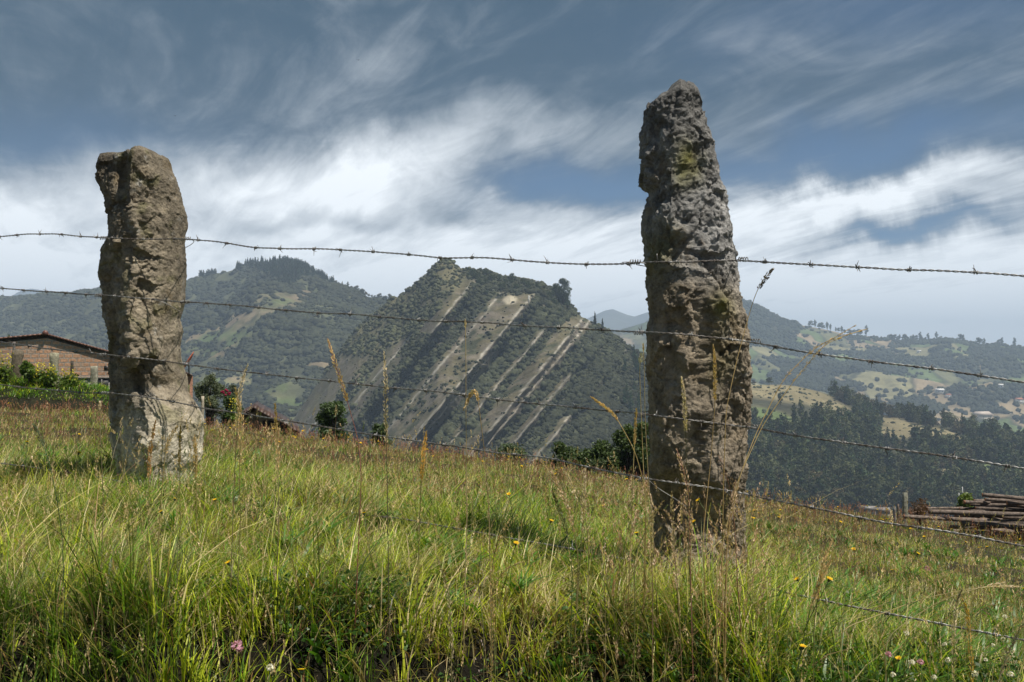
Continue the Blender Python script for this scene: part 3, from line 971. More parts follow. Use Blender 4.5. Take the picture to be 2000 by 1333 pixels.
bv, bf, bc = bush_cloud(vb, r1.uniform(.25, 1.0, len(vb))**2 * 1.9, np.tile(C_bush * 1.3, (len(vb), 1)) * r1.uniform(.8, 1.7, (len(vb), 1)), r1)
link('field_bushes', mesh_np('field_bushes', bv, bf, M_farleaf, bc), kind='stuff', label='small bushes strewn over the pale fields of the wooded hill', cat='scrub')
# single trees on the field ridge and elsewhere on that hill
for (px_, s_, h_, w_, lab) in [(1812, 0.97, 11.5, 4, 'large round dark tree standing alone on the pale field ridge above the wood'), (1826, 0.96, 7, 5, 'smaller brownish tree beside the large round tree on the pale ridge'),
                               (1742, 0.985, 8.5, 0, 'slender pointed tree on the field ridge left of the round tree'), (1502, 1.0, 9, 4, 'round dark tree on the bald grassy hilltop right of the right stone'),
                               (1472, 1.0, 6, 5, 'low bushy tree on the grassy hilltop touching the right stone'), (1523, 0.80, 10, 2, 'thin dark tree standing on the bright green slope patch'),
                               (1865, 0.955, 7, 5, 'small dark tree right of the round tree on the ridge'), (1842, 0.955, 6, 4, 'tiny dark tree just right of the round tree on the ridge')]:
    single('lone_tree', px_, hillM, s_, h_, w_, lab, squash=1.25)

# trees along the far right skyline
for k, px in enumerate(list(np.linspace(1585, 1690, 17)) + list(np.linspace(1732, 1812, 16)) + [1829, 1838, 1876, 1880, 1912, 1916, 1923, 1952, 1958, 1983]):
    px = px + random.uniform(-2.5, 2.5)
    single('skyline_tree', px, hillR, 1.0, random.uniform(12, 26) if k not in (16,) else 30, random.choice((2, 3, 4, 4)), 'small dark tree on the far right skyline', group='trees on the far right skyline', squash=1.1)

# central mountain: crown wood, the big tree, the pair of cypresses
def mtree(px, s, h, kind, n, leaf, col, seed, label, group=None, name='tree'):
    p = hillC(np.array([float(px)]), np.array([float(s)]))[0]
    return make_tree(name, kind, h, n, leaf, col, seed, label, p - np.array((0, 0, .4)), group)
mtree(1101, 0.965, 21, 'egg', 7000, 0.42, (0.050, 0.070, 0.032), 301, 'tallest round crowned tree on the right shoulder of the slab mountain')
mtree(1086, 0.97, 12, 'egg', 2600, 0.42, (0.048, 0.065, 0.028), 302, 'smaller round tree leaning on the left of the tallest mountain tree')
mtree(1162, 0.985, 11.5, 'cypress', 1600, 0.3, (0.036, 0.052, 0.028), 303, 'left one of two pointed cypresses on the mountain ridge left of the right stone')
mtree(1177, 0.985, 10, 'cypress', 1600, 0.3, (0.036, 0.052, 0.028), 304, 'right one of two pointed cypresses on the mountain ridge left of the right stone')
ct = mtree(1000, 0.96, 8, 'round', 700, 0.32, (0.050, 0.072, 0.030), 305, 'round dark green tree in the wood on the crest of the slab mountain', 'trees on the crest of the slab mountain', 'crest_tree')
for k in range(95):
    px = random.uniform(905, 1125); s = random.uniform(0.86, 1.0)
    if px < 930: s = random.uniform(0.95, 0.99)
    p = hillC(np.array([px]), np.array([s]))
    prw = proj(p)[1][0]
    if 975 < px < 1062 and prw > 572: continue
    c = copy_tree(ct); c.location = p[0] - np.array((0, 0, 0.4)); c.rotation_euler = (0, 0, random.uniform(0, 6.28)); q = random.choice((.35, .45, .5, .6, .85)) * random.uniform(.85, 1.15); c.scale = (q, q, q)
ct.scale = (.6, .6, .6)
rt = mtree(1240, 0.93, 13, 'conifer', 1700, 0.36, (0.050, 0.090, 0.042), 306, 'tall green conifer on the mountain slope directly left of the right stone', 'conifers left of the right stone', 'slope_conifer')
for k in range(34):
    px = random.uniform(1214, 1300); s = random.uniform(0.55, 0.98)
    p = hillC(np.array([px]), np.array([s]))[0]
    c = copy_tree(rt); c.location = p - np.array((0, 0, 0.4)); c.rotation_euler = (0, 0, random.uniform(0, 6.28)); q = random.uniform(0.6, 1.15); c.scale = (q, q, q)


# ------------------------------------------------------------------ the two standing stones
def stone(name, label, left, right, Yw, thick, ridge, ridge_h, tint, pits, seed, nz, nphi, strata, zlow, rough, notch=None):
    """left/right: outline [(px,row)]; Yw: distance of the middle of the stone; ridge: [(row,px)] line of the front arris"""
    left = np.array(left, float); right = np.array(right, float)
    top = min(left[0, 1], right[0, 1])
    Lp = np.array([P(x, y, Yw) for x, y in left]); Rp = np.array([P(x, y, Yw) for x, y in right])
    zt = max(Lp[0, 2], Rp[0, 2]); zb = zlow
    t = np.linspace(0, 1, nz)
    z = zb + (zt - zb) * (1 - (1 - t)**1.0)
    # denser rows near the top where the cap closes
    xl = np.interp(-z, -Lp[:, 2], Lp[:, 0]); xr = np.interp(-z, -Rp[:, 2], Rp[:, 0])
    rz = np.array([P(p, r_, Yw) for r_, p in ridge])
    xrd = np.interp(-z, -rz[:, 2], rz[:, 0])
    ph = np.linspace(0, 2 * np.pi, nphi, endpoint=False)
    Z, PH = np.meshgrid(z, ph, indexing='ij')
    hw = ((xr - xl) / 2)[:, None]; xc = ((xr + xl) / 2)[:, None]
    c, s = np.cos(PH), np.sin(PH)
    e = 0.62
    nx = np.sign(c) * np.abs(c)**e; ny = np.sign(s) * np.abs(s)**e
    capt = np.clip((zt - Z) / 0.06, 0, 1)
    th = thick * (0.55 + 0.45 * np.sqrt(1 - (1 - capt)**2)) * (0.85 + 0.15 * sstep(zb, zb + 0.6, Z) * 0 + 0.15 * sstep(zt, zt - .8, Z))
    X = xc + hw * nx
    Yy = Yw + th * ny
    # front arris: pull the front face towards the viewer at the ridge line
    front = np.clip(-ny, 0, 1)
    d = np.abs(X - xrd[:, None]) / (hw + 1e-6)
    Yy = Yy - front * ridge_h * (np.clip(1 - d, 0, 1) - 0.35)
    for (ppx, prow, rx, rzz, dep) in pits:
        q = P(ppx, prow, Yw)
        g = np.exp(-(((X - q[0]) / rx)**2 + ((Z - q[2]) / rzz)**2))
        Yy = Yy + front * dep * g
    v = np.stack([X, Yy, Z], -1)
    # normals
    du = np.gradient(v, axis=0); dv = np.roll(v, -1, 1) - np.roll(v, 1, 1)
    nrm = np.cross(dv, du); nrm /= np.linalg.norm(nrm, axis=2)[..., None] + 1e-9
    p = v.reshape(-1, 3); nv = nrm.reshape(-1, 3)
    cen = np.stack([np.broadcast_to(xc, X.shape), np.full(X.shape, Yw), Z], -1).reshape(-1, 3)
    flip = np.sign(((p - cen) * nv).sum(1))[:, None]; flip[flip == 0] = 1
    nv = nv * flip
    ang = math.radians(strata)
    q = np.stack([p[:, 0] * math.cos(ang) + p[:, 2] * math.sin(ang), p[:, 1], -p[:, 0] * math.sin(ang) + p[:, 2] * math.cos(ang)], -1)
    qs = q * np.array((1.15, 1.15, 0.85))
    wq = qs + 0.05 * np.stack([fbm(q * 6, 3, seed + 1), fbm(q * 6, 3, seed + 2), fbm(q * 6, 3, seed + 3)], -1)
    side = 0.30 + 0.70 * np.abs(ny).reshape(-1)**1.5
    ro = rough(v.reshape(-1, 3))
    wq = wq + 0.012 * np.stack([fbm(q * 22, 3, seed + 61), fbm(q * 22, 3, seed + 62), fbm(q * 22, 3, seed + 63)], -1)
    calm = sstep(-.35, .35, fbm(q * 3.0, 2, seed + 71)) * .7 + .45
    disp = 0.014 * fbm(q * 4.2, 3, seed + 11) * side
    disp += ro * 0.034 * facets(wq * 4.5, seed + 5) * side
    disp += ro * 0.0125 * facets(wq * 11.0, seed + 6) * side * calm
    disp += ro * 0.0085 * facets(wq * 26.0, seed + 7) * calm + ro * 0.0042 * facets(wq * 58.0, seed + 9)
    disp += ro * 0.0065 * (fbm(q * 26, 4, seed + 21, 0.62)) * (side + .3) + (0.4 + .6 * ro) * 0.0042 * fbm(q * 80, 3, seed + 31, 0.65)
    pit = ridged(q * np.array((8, 8, 6.)) + 3, 3, seed + 44, .55)
    disp -= ro * 0.014 * sstep(0.70, 0.90, pit) * side
    disp -= 0.006
    disp *= (0.25 + 0.75 * sstep(zt, zt - 0.10, p[:, 2]))
    p = p + nv * disp[:, None]
    if notch:
        for (npx, nw, nd) in notch:
            p[:, 2] -= nd * np.exp(-((p[:, 0] - P(npx, 300, Yw)[0]) / nw)**2) * sstep(zt - .16, zt - .01, p[:, 2])
    # caps: collapse the last rows onto the top, keeping a rough crown
    v = p
    tl = np.array(tint(q, v), float)
    fs = [grid_faces(nz, nphi, True)]
    ctop = v.reshape(nz, nphi, 3)[-1].mean(0); cbot = v.reshape(nz, nphi, 3)[0].mean(0)
    # rings that close the top
    ring = v.reshape(nz, nphi, 3)[-1]
    rings = []
    K = 14
    for k in range(1, K + 1):
        a = 1 - k / (K + 1.0)
        rg = ctop + (ring - ctop) * a
        rg = rg + np.array((0, 0, 1)) * ((0.008 * (1 - a * a)) + 0.012 * fbm(rg * 14, 4, seed + 51)[:, None] * (1 - a**4))
        rings.append(rg)
    base = (nz - 1) * nphi
    allv = [v] + rings + [ctop[None] + (0, 0, .008), cbot[None]]
    V = np.vstack(allv)
    j = np.arange(nphi); j2 = (j + 1) % nphi
    prev = base
    n0 = len(v)
    for k in range(K):
        cur = n0 + k * nphi
        fs.append(np.stack([prev + j, prev + j2, cur + j2, cur + j], -1)); prev = cur
    ci = n0 + K * nphi
    fs.append(np.stack([prev + j, prev + j2, np.full(nphi, ci)], -1))
    fs.append(np.stack([j2, j, np.full(nphi, ci + 1)], -1))
    tc = np.vstack([tl] + [tl[base:base + nphi]] * K + [tl[-1:], tl[:1]])
    fq = np.vstack([f for f in fs if f.shape[1] == 4]); ft = np.vstack([f for f in fs if f.shape[1] == 3])
    org = np.array(((xl[0] + xr[0]) / 2, Yw, zb))
    me = mesh_np(name, V - org, [fq, ft], M_stone, tc, False)
    return link(name, me, None, label, 'stone post', 'standing stones of the fence', None, org)

Y_L = fence_Y(275); Y_R = fence_Y(1355)
def tint_L(q, v):
    n = fbm(v * 5, 4, 201)[:, None]; n2 = fbm(v * 14, 3, 205)[:, None]
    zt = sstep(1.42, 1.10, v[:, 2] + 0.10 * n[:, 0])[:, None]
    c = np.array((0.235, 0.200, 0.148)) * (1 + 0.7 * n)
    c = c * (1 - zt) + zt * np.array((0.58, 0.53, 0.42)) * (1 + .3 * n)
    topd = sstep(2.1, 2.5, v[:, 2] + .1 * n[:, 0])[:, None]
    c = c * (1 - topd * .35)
    g = sstep(0.15, 0.5, n2[:, 0] + 0.3 * n[:, 0])[:, None] * 0.45
    c = c * (1 - g) + g * np.array((0.13, 0.13, 0.045))
    return np.clip(c, 0.02, 0.7)
def tint_R(q, v):
    n = fbm(v * 4, 4, 211)[:, None]; n2 = fbm(v * 9, 3, 215)[:, None]
    zt = sstep(1.95, 1.65, v[:, 2] + 0.15 * n[:, 0])[:, None]
    c = np.array((0.250, 0.246, 0.238)) * (1 + 0.7 * n)
    c = c * (1 - zt) + zt * np.array((0.265, 0.222, 0.165)) * (1 + .6 * n)
    top = sstep(2.25, 2.48, v[:, 2] + .1 * n[:, 0])[:, None]
    c = c * (1 - top * .45)
    for (px, row, rr, a) in [(1350, 310, 0.05, .9), (1300, 490, 0.06, .55), (1330, 330, .04, .6), (1410, 612, 0.05, .7), (1275, 500, .04, .5), (1420, 720, .06, .35), (1300, 920, .08, .3)]:
        qq = P(px, row, Y_R)
        g = np.exp(-(((v[:, 0] - qq[0]) / rr)**2 + ((v[:, 2] - qq[2]) / (rr * 1.4))**2))
        g = np.clip(g * a * (1 + 1.5 * n2[:, 0]), 0, 1)[:, None]
        c = c * (1 - g) + g * np.array((0.14, 0.135, 0.02))
    return np.clip(c, 0.02, 0.7)

left_L = [(232, 298), (205, 301), (197, 303), (189, 322), (186, 349), (195, 370), (208, 391), (212, 412), (212, 443), (213, 464), (201, 480), (199, 506), (198, 540), (202, 564), (203, 598), (204, 609), (208, 640), (215, 654), (214, 685), (211, 714), (216, 743), (218, 760), (215, 800), (217, 834), (220, 871), (224, 885), (228, 960)]
right_L = [(300, 297), (315, 303), (325, 306), (331, 317), (335, 333), (344, 351), (352, 375), (354, 399), (361, 420), (360, 448), (357, 475), (361, 511), (360, 559), (359, 585), (355, 606), (350, 623), (353, 648), (348, 674), (350, 703), (360, 737), (364, 765), (381, 791), (392, 814), (395, 828), (392, 857), (392, 885), (387, 902), (378, 916), (372, 960)]
ridge_L = [(297, 290), (330, 288), (400, 284), (470, 286), (560, 287), (640, 288), (700, 292), (760, 312), (830, 330), (960, 330)]
pits_L = [(262, 345, 0.035, 0.09, 0.06), (300, 735, 0.05, 0.10, 0.05), (330, 755, .07, .03, 0.05), (228, 560, 0.05, 0.10, 0.05), (235, 680, .045, .12, .05), (320, 860, .14, .16, -0.05), (285, 520, .012, .12, .02), (355, 745, .06, .05, .04)]
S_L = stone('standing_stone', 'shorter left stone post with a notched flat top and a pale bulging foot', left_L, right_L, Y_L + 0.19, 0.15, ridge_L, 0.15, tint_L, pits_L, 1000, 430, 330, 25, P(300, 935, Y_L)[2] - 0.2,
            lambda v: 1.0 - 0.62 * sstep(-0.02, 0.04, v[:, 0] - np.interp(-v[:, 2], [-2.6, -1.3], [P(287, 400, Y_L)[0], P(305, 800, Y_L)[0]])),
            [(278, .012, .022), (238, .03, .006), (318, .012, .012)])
left_R = [(1330, 168), (1309, 170), (1294, 184), (1263, 205), (1257, 218), (1252, 251), (1251, 285), (1253, 322), (1250, 344), (1252, 371), (1261, 380), (1261, 393), (1253, 408), (1252, 439), (1255, 476), (1256, 504), (1260, 544), (1263, 605), (1261, 653), (1263, 714), (1266, 783), (1268, 844), (1266, 901), (1272, 957), (1277, 1010), (1276, 1057), (1278, 1130)]
right_R = [(1338, 168), (1352, 173), (1361, 181), (1370, 196), (1371, 215), (1380, 242), (1385, 267), (1392, 292), (1401, 325), (1411, 362), (1418, 390), (1421, 415), (1425, 445), (1427, 473), (1435, 501), (1439, 519), (1441, 547), (1444, 588), (1455, 614), (1461, 653), (1466, 714), (1464, 801), (1461, 853), (1459, 901), (1455, 953), (1455, 1018), (1455, 1130)]
ridge_R = [(168, 1320), (300, 1300), (500, 1295), (1130, 1300)]
pits_R = [(1345, 310, 0.035, 0.05, 0.035), (1300, 700, .02, .16, .03), (1325, 705, 0.03, 0.04, -0.035), (1420, 800, .05, .14, .045), (1290, 640, .05, .05, .03), (1385, 600, .05, .06, -.03), (1360, 800, .07, .05, -.03), (1330, 1020, .2, .16, .045), (1300, 960, .08, .08, .05), (1375, 930, .08, .06, -.03)]
S_R = stone('standing_stone', 'taller right stone post, grey above with yellow green lichen, crossed by barbed wires', left_R, right_R, Y_R + 0.16, 0.14, ridge_R, 0.035, tint_R, pits_R, 2000, 560, 360, -20, P(1360, 1100, Y_R)[2] - 0.25,
            lambda v: np.ones(len(v)), [(1298, .02, .012), (1272, .02, .018), (1334, .006, .01), (1366, .012, .03)])


# ------------------------------------------------------------------ barbed wire
STRANDS = [
    ('topmost barbed wire strand, seen against the sky', [(-160, 470), (0, 463), (55, 457), (110, 458), (175, 463), (215, 465), (285, 468), (358, 467), (425, 473), (490, 483), (555, 487), (635, 487), (710, 490), (795, 497), (870, 505), (965, 504), (1050, 512), (1150, 517), (1235, 516), (1260, 513), (1300, 513), (1435, 508), (1550, 515), (1650, 520), (1755, 526), (1870, 530), (1985, 539), (2200, 556)]),
    ('second barbed wire strand from the top, crossing the mountain peaks', [(-160, 550), (0, 563), (55, 568), (135, 573), (200, 577), (270, 582), (350, 590), (400, 592), (460, 596), (535, 604), (610, 611), (690, 614), (770, 622), (860, 628), (945, 630), (1040, 638), (1130, 642), (1225, 648), (1265, 650), (1350, 655), (1460, 667), (1580, 689), (1700, 706), (1840, 723), (1980, 744), (2200, 780)]),
    ('third barbed wire strand from the top, passing in front of the brick house', [(-160, 650), (0, 668), (80, 680), (140, 687), (210, 693), (280, 701), (365, 712), (455, 724), (530, 733), (600, 741), (675, 748), (755, 757), (840, 764), (935, 776), (1025, 787), (1130, 797), (1240, 807), (1265, 811), (1340, 820), (1460, 834), (1580, 855), (1695, 871), (1840, 890), (1975, 912), (2200, 950)]),
    ('fourth barbed wire strand from the top, skimming the crest of the meadow', [(-160, 735), (0, 752), (50, 758), (125, 764), (165, 768), (215, 768), (290, 777), (355, 788), (400, 799), (480, 809), (545, 820), (610, 830), (680, 842), (750, 853), (860, 868), (960, 884), (1060, 893), (1150, 913), (1265, 936), (1370, 951), (1460, 965), (1500, 975), (1620, 999), (1750, 1025), (1880, 1044), (2000, 1068), (2200, 1104)]),
    ('lowest barbed wire strand, half buried in the meadow grass', [(-160, 888), (0, 905), (100, 918), (190, 932), (270, 948), (400, 962), (480, 983), (560, 992), (640, 998), (800, 1016), (1000, 1052), (1250, 1098), (1400, 1128), (1520, 1155), (1640, 1180), (1780, 1208), (1900, 1232), (2000, 1252), (2200, 1290)]),
]
def barb_mesh(seed):
    r = np.random.default_rng(seed)
    m = MB()
    for s in (-1, 1):
        t = np.linspace(0, 2 * np.pi * 1.8, 18)
        coil = np.stack([s * (0.002 + 0.0042 * t / t[-1]), 0.0052 * np.cos(t + s), 0.0052 * np.sin(t + s)], -1)
        a0 = coil[0] - coil[1]; a1 = coil[-1] - coil[-2]
        a0 /= np.linalg.norm(a0); a1 /= np.linalg.norm(a1)
        L = r.uniform(0.014, 0.021)
        e0 = a0 + r.normal(0, .35, 3); e1 = a1 + r.normal(0, .35, 3)
        pts = np.vstack([coil[0] + e0 * L, coil[0] + a0 * L * .4, coil, coil[-1] + a1 * L * .4, coil[-1] + e1 * L])
        rad = np.full(len(pts), 0.0015); rad[0] = rad[-1] = 0.0005
        m.tube(pts, rad, 5, (.3, .3, .3))
    return m.mesh('barb', M_wire, True)
BARBS = [barb_mesh(s) for s in range(5)]

def spline(pts, step):
    pts = np.array(pts, float)
    d = np.concatenate([[0], np.cumsum(np.linalg.norm(np.diff(pts, axis=0), axis=1))])
    n = max(4, int(d[-1] / step))
    t = np.linspace(0, d[-1], n)
    out = np.stack([np.interp(t, d, pts[:, k]) for k in range(3)], -1)
    w = max(3, int(0.10 / step)) | 1
    ker = np.hanning(w + 2)[1:-1]; ker /= ker.sum()
    pad = w // 2
    sm = np.stack([np.convolve(np.pad(out[:, k], pad, mode='reflect', reflect_type='odd'), ker, 'valid') for k in range(3)], -1)
    return sm, t

SF = {}
def stone_front():
    """front distance of both stones as a function of height, to lay the wires on them"""
    for key, o in (('L', S_L), ('R', S_R)):
        co = np.empty(len(o.data.vertices) * 3, np.float32); o.data.vertices.foreach_get('co', co)
        SF[key] = co.reshape(-1, 3) + np.array(o.location)
stone_front()
def lay_on_stone(p):
    q = p.copy()
    for key in SF:
        sv = SF[key]
        x0, x1 = sv[:, 0].min(), sv[:, 0].max()
        for i in np.where((p[:, 0] > x0 - .02) & (p[:, 0] < x1 + .02))[0]:
            near = sv[(np.abs(sv[:, 0] - p[i, 0]) < .012) & (np.abs(sv[:, 2] - p[i, 2]) < .012)]
            if len(near):
                y = near[:, 1].min() - 0.006
                if y < q[i, 1] or q[i, 1] < y: # keep the pixel position while moving in depth
                    k = y / q[i, 1]
                    q[i] = (q[i, 0] * k, y, CAM_Z + (q[i, 2] - CAM_Z) * k)
    return q

for si, (lab, pix) in enumerate(STRANDS):
    base = []
    for (x, y) in pix:
        base.append(P(x, y, fence_Y(x)))
    # finer points so that the wire can hug the stones
    b, _ = spline(base, 0.02)
    on = lay_on_stone(b)
    dy = on[:, 1] - b[:, 1]
    hit = dy != 0
    # bridge over hollows: a stretched wire touches the high points only
    for lo, hi in ((-2.3, -1.3), (0.2, 1.1)):
        idx = np.where(hit & (b[:, 0] > lo) & (b[:, 0] < hi))[0]
        if len(idx):
            mn = on[idx, 1]
            hull = np.array([mn[max(0, i - 9):i + 10].min() for i in range(len(mn))])
            hull = np.convolve(np.pad(hull, 6, mode='edge'), np.ones(13) / 13, 'valid') - 0.002
            for i, y in zip(idx, hull):
                k_ = y / b[i, 1]; b[i] = (b[i, 0] * k_, y, CAM_Z + (b[i, 2] - CAM_Z) * k_)
    # soften the step at the edges of the stones
    ker = np.hanning(17)[1:-1]; ker /= ker.sum()
    yy = np.convolve(np.pad(b[:, 1], 7, mode='edge'), ker, 'valid')
    kk = (yy / b[:, 1])[:, None]
    b = np.concatenate([b[:, :1] * kk, yy[:, None], CAM_Z + (b[:, 2:] - CAM_Z) * kk], 1)
    path, tt = spline(b, 0.0045)
    path[:, 2] += 0.0025 * fbm(np.stack([path[:, 0] * 6, path[:, 0] * 0 + si * 9, path[:, 0] * 0], -1), 3, 77)
    tan = np.gradient(path, axis=0); tan /= np.linalg.norm(tan, axis=1)[:, None]
    up = np.array((0, 0, 1.0)); a = np.cross(tan, up); a /= np.linalg.norm(a, axis=1)[:, None]; bb = np.cross(a, tan)
    mb = MB()
    pitch = 0.048
    phs = 2 * np.pi * tt / pitch + 1.3 * fbm(np.stack([tt * 3, tt * 0, tt * 0 + si], -1), 2, 5)
    rr = 0.0021
    for s in (0, np.pi):
        h = path + rr * (np.cos(phs + s)[:, None] * a + np.sin(phs + s)[:, None] * bb)
        mb.tube(h, 0.0018, 6, (.3, .3, .3))
    w = mb.build('barbed_wire', M_wire, smooth=True, label=lab, cat='barbed wire', group='barbed wire strands of the fence')
    # barbs, each a part of its wire
    sgap = 0.166
    dists = np.arange(0.05 + 0.05 * si, tt[-1], sgap)
    for j, dd in enumerate(dists):
        dd = dd + random.uniform(-.02, .02)
        i = int(np.clip(np.searchsorted(tt, dd), 1, len(tt) - 2))
        if not (-0.58 < path[i, 0] / path[i, 1] < 0.58): continue
        o = link('barb', BARBS[j % 5], w)
        o.location = path[i]
        o.rotation_euler = Vector(tan[i]).to_track_quat('X', 'Z').to_euler()
        o.rotation_euler.rotate_axis('X', random.uniform(0, 6.28))
        o.scale = (.95, .95, .95)

# tie wires that hold the strands to the stones
def tie(rows, xl, xr, Yw, key, label, loop=None):
    sv = SF[key]
    yb = sv[:, 1].max() - 0.01
    pL = P(xl, rows[0], Yw); pR = P(xr, rows[1], Yw)
    m = MB()
    n = 30; t = np.linspace(0, 1, n)
    pts = np.stack([pL[0] + (pR[0] - pL[0]) * t + 0.02 * (-np.cos(t * np.pi)), Yw - .02 + (yb - Yw + .04) * np.sin(t * np.pi)**0.5, pL[2] + (pR[2] - pL[2]) * t + .01 * np.sin(t * 9)], -1)
    m.tube(pts, 0.0016, 6, (.3,) * 3)
    for e, sgn in ((pL, -1), (pR, 1)):      # the ends are wound round the strand
        tw = np.linspace(0, 2 * np.pi * 4, 40)
        w = np.stack([e[0] + sgn * (0.006 + 0.034 * tw / tw[-1]), e[1] - .015 + 0.007 * np.cos(tw), e[2] + 0.008 * np.sin(tw)], -1)
        m.tube(w, 0.0016, 5, (.3,) * 3)
    if loop:
        for lp in loop: m.tube(spline([P(x, y, Yw - .01) for x, y in lp], 0.006)[0], 0.0015, 5, (.3,) * 3)
    m.build('tie_wire', M_wire, smooth=True, label=label, cat='tie wire', group='tie wires round the stones')
tie((466, 467), 214, 360, Y_L, 'L', 'tie wire wound round the left stone under its notched top')
tie((578, 590), 204, 357, Y_L, 'L', 'tie wire on the left stone at the second strand, its loose end hanging right', [[(290, 583), (325, 592), (345, 606), (357, 612)]])
tie((694, 711), 213, 352, Y_L, 'L', 'tie wire on the left stone at the third strand')
tie((768, 788), 217, 368, Y_L, 'L', 'tie wire on the left stone at the fourth strand with a bent end sticking up', [[(281, 776), (290, 765), (299, 753)], [(283, 766), (287, 764)]])
tie((513, 508), 1254, 1438, Y_R, 'R', 'tie wire on the right stone at the top strand with an open loop', [[(1437, 508), (1440, 495), (1436, 484), (1429, 478), (1430, 470)], [(1284, 512), (1282, 502), (1283, 496)], [(1215, 513), (1228, 508), (1240, 519), (1252, 507), (1262, 516)]])
tie((650, 667), 1260, 1462, Y_R, 'R', 'tie wire on the right stone at the second strand')
tie((811, 834), 1264, 1466, Y_R, 'R', 'tie wire on the right stone at the third strand')
tie((936, 965), 1268, 1460, Y_R, 'R', 'tie wire on the right stone at the fourth strand with a slack end slanting down', [[(1268, 940), (1290, 958), (1315, 972), (1340, 990)]])


# ------------------------------------------------------------------ houses, posts, logs on the left and right of the meadow
C_roof = (0.16, 0.075, 0.05)
def brick_house():
    Y = 50.0; dep = 7.0
    t = thing('brick_house', 'red clay block house with low dark gable roof behind the bank, far left', 'house', P(92, 760, Y))
    org = np.array(t.location)
    out = [(-150, 684), (92, 661), (228, 700), (228, 736)]
    zb = P(0, 790, Y)[2] - 0.5
    zl = P(0, 736, Y)[2]
    # front wall polygon (gable)
    fr = [P(-150, 684, Y), P(92, 661, Y), P(262, 709, Y), np.array((P(262, 0, Y)[0], Y, zl)), np.array((P(-150, 0, Y)[0], Y, zl))]
    m = MB()
    ex = dep * np.array(((60 - 1000) / F, 1, 0)); v = np.array(fr + [q + ex for q in fr]) - org
    tri = np.array([(0, 2, 1), (0, 3, 2), (0, 4, 3), (5, 6, 7), (5, 7, 8), (5, 8, 9)])
    q4 = np.array([(2, 3, 8, 7), (0, 5, 9, 4)])
    m.add(v, [tri, q4]); m.build('wall', M_brick, t)
    # grey rendered base below a concrete beam
    m = MB(); x0, x1 = P(-150, 0, Y)[0], P(262, 0, Y)[0]
    m.box(np.array((x0 - .03, Y - 0.06, zl - 0.10)) - org, np.array((x1 + .03, Y + .3, zl)) - org, (0.20, 0.18, 0.16)); m.build('lintel_beam', M_conc, t)
    m = MB(); m.box(np.array((x0, Y, zb)) - org, np.array((x1, Y + .3, zl - 0.10)) - org, (0.24, 0.23, 0.22)); m.build('base_wall', M_conc, t)
    for (xa, xb) in ((157, 171), (186, 212)):
        a, b = P(xa, 739, Y), P(xb, 762, Y)
        m = MB(); m.box(np.array((a[0], Y - 0.03, b[2])) - org, np.array((b[0], Y - .003, a[2])) - org, (0.035, 0.035, 0.04)); sh = m.build('shutter' if xa > 180 else 'window', M_paint, t)
        m = MB(); m.box(np.array(((a[0] + b[0]) / 2 - .03, Y - 0.05, b[2])) - org, np.array(((a[0] + b[0]) / 2 + .03, Y - .031, a[2])) - org, (0.15, 0.15, 0.15)); m.build('frame', M_paint, sh)
    a, b = P(204, 715, Y), P(211, 723, Y)
    m = MB(); m.box(np.array((a[0], Y - 0.02, b[2])) - org, np.array((b[0], Y - .003, a[2])) - org, (0.02, 0.018, 0.016)); m.build('vent', M_paint, t)
    # roof sheets with an overhang
    m = MB()
    pr = [P(-170, 680, Y), P(92, 655, Y), P(275, 706, Y)]
    for A, B in ((pr[0], pr[1]), (pr[1], pr[2])):
        n = 28
        for k in range(n):
            f0, f1 = k / n, (k + 1) / n
            a = A + (B - A) * f0; b = A + (B - A) * f1
            up = 0.025 * (k % 2)
            lo = np.array((a[0], Y - 0.14, a[2] + up)); v = np.array([(a[0], Y - .14, a[2] + .02), (b[0], Y - .14, b[2] + .02), (b[0] + ex[0], Y + dep + .3, b[2] + .02), (a[0] + ex[0], Y + dep + .3, a[2] + .02),
                                                               (a[0], Y - .14, a[2] + .10), (b[0], Y - .14, b[2] + .10), (b[0] + ex[0], Y + dep + .3, b[2] + .10), (a[0] + ex[0], Y + dep + .3, a[2] + .10)])
            m.add(v - org, np.array([(0, 3, 2, 1), (4, 5, 6, 7), (0, 1, 5, 4), (2, 3, 7, 6), (0, 4, 7, 3), (1, 2, 6, 5)]), C_roof)
    rf = m.build('roof', M_paint, t)
    m = MB(); p = P(92, 653, Y)
    m.tube([np.array((p[0], Y - .2, p[2] + .05)) - org, np.array((p[0] + ex[0], Y + dep + .3, p[2] + .05)) - org], 0.14, 10, (0.12, 0.05, 0.035)); m.build('ridge_cap', M_paint, rf)
brick_house()

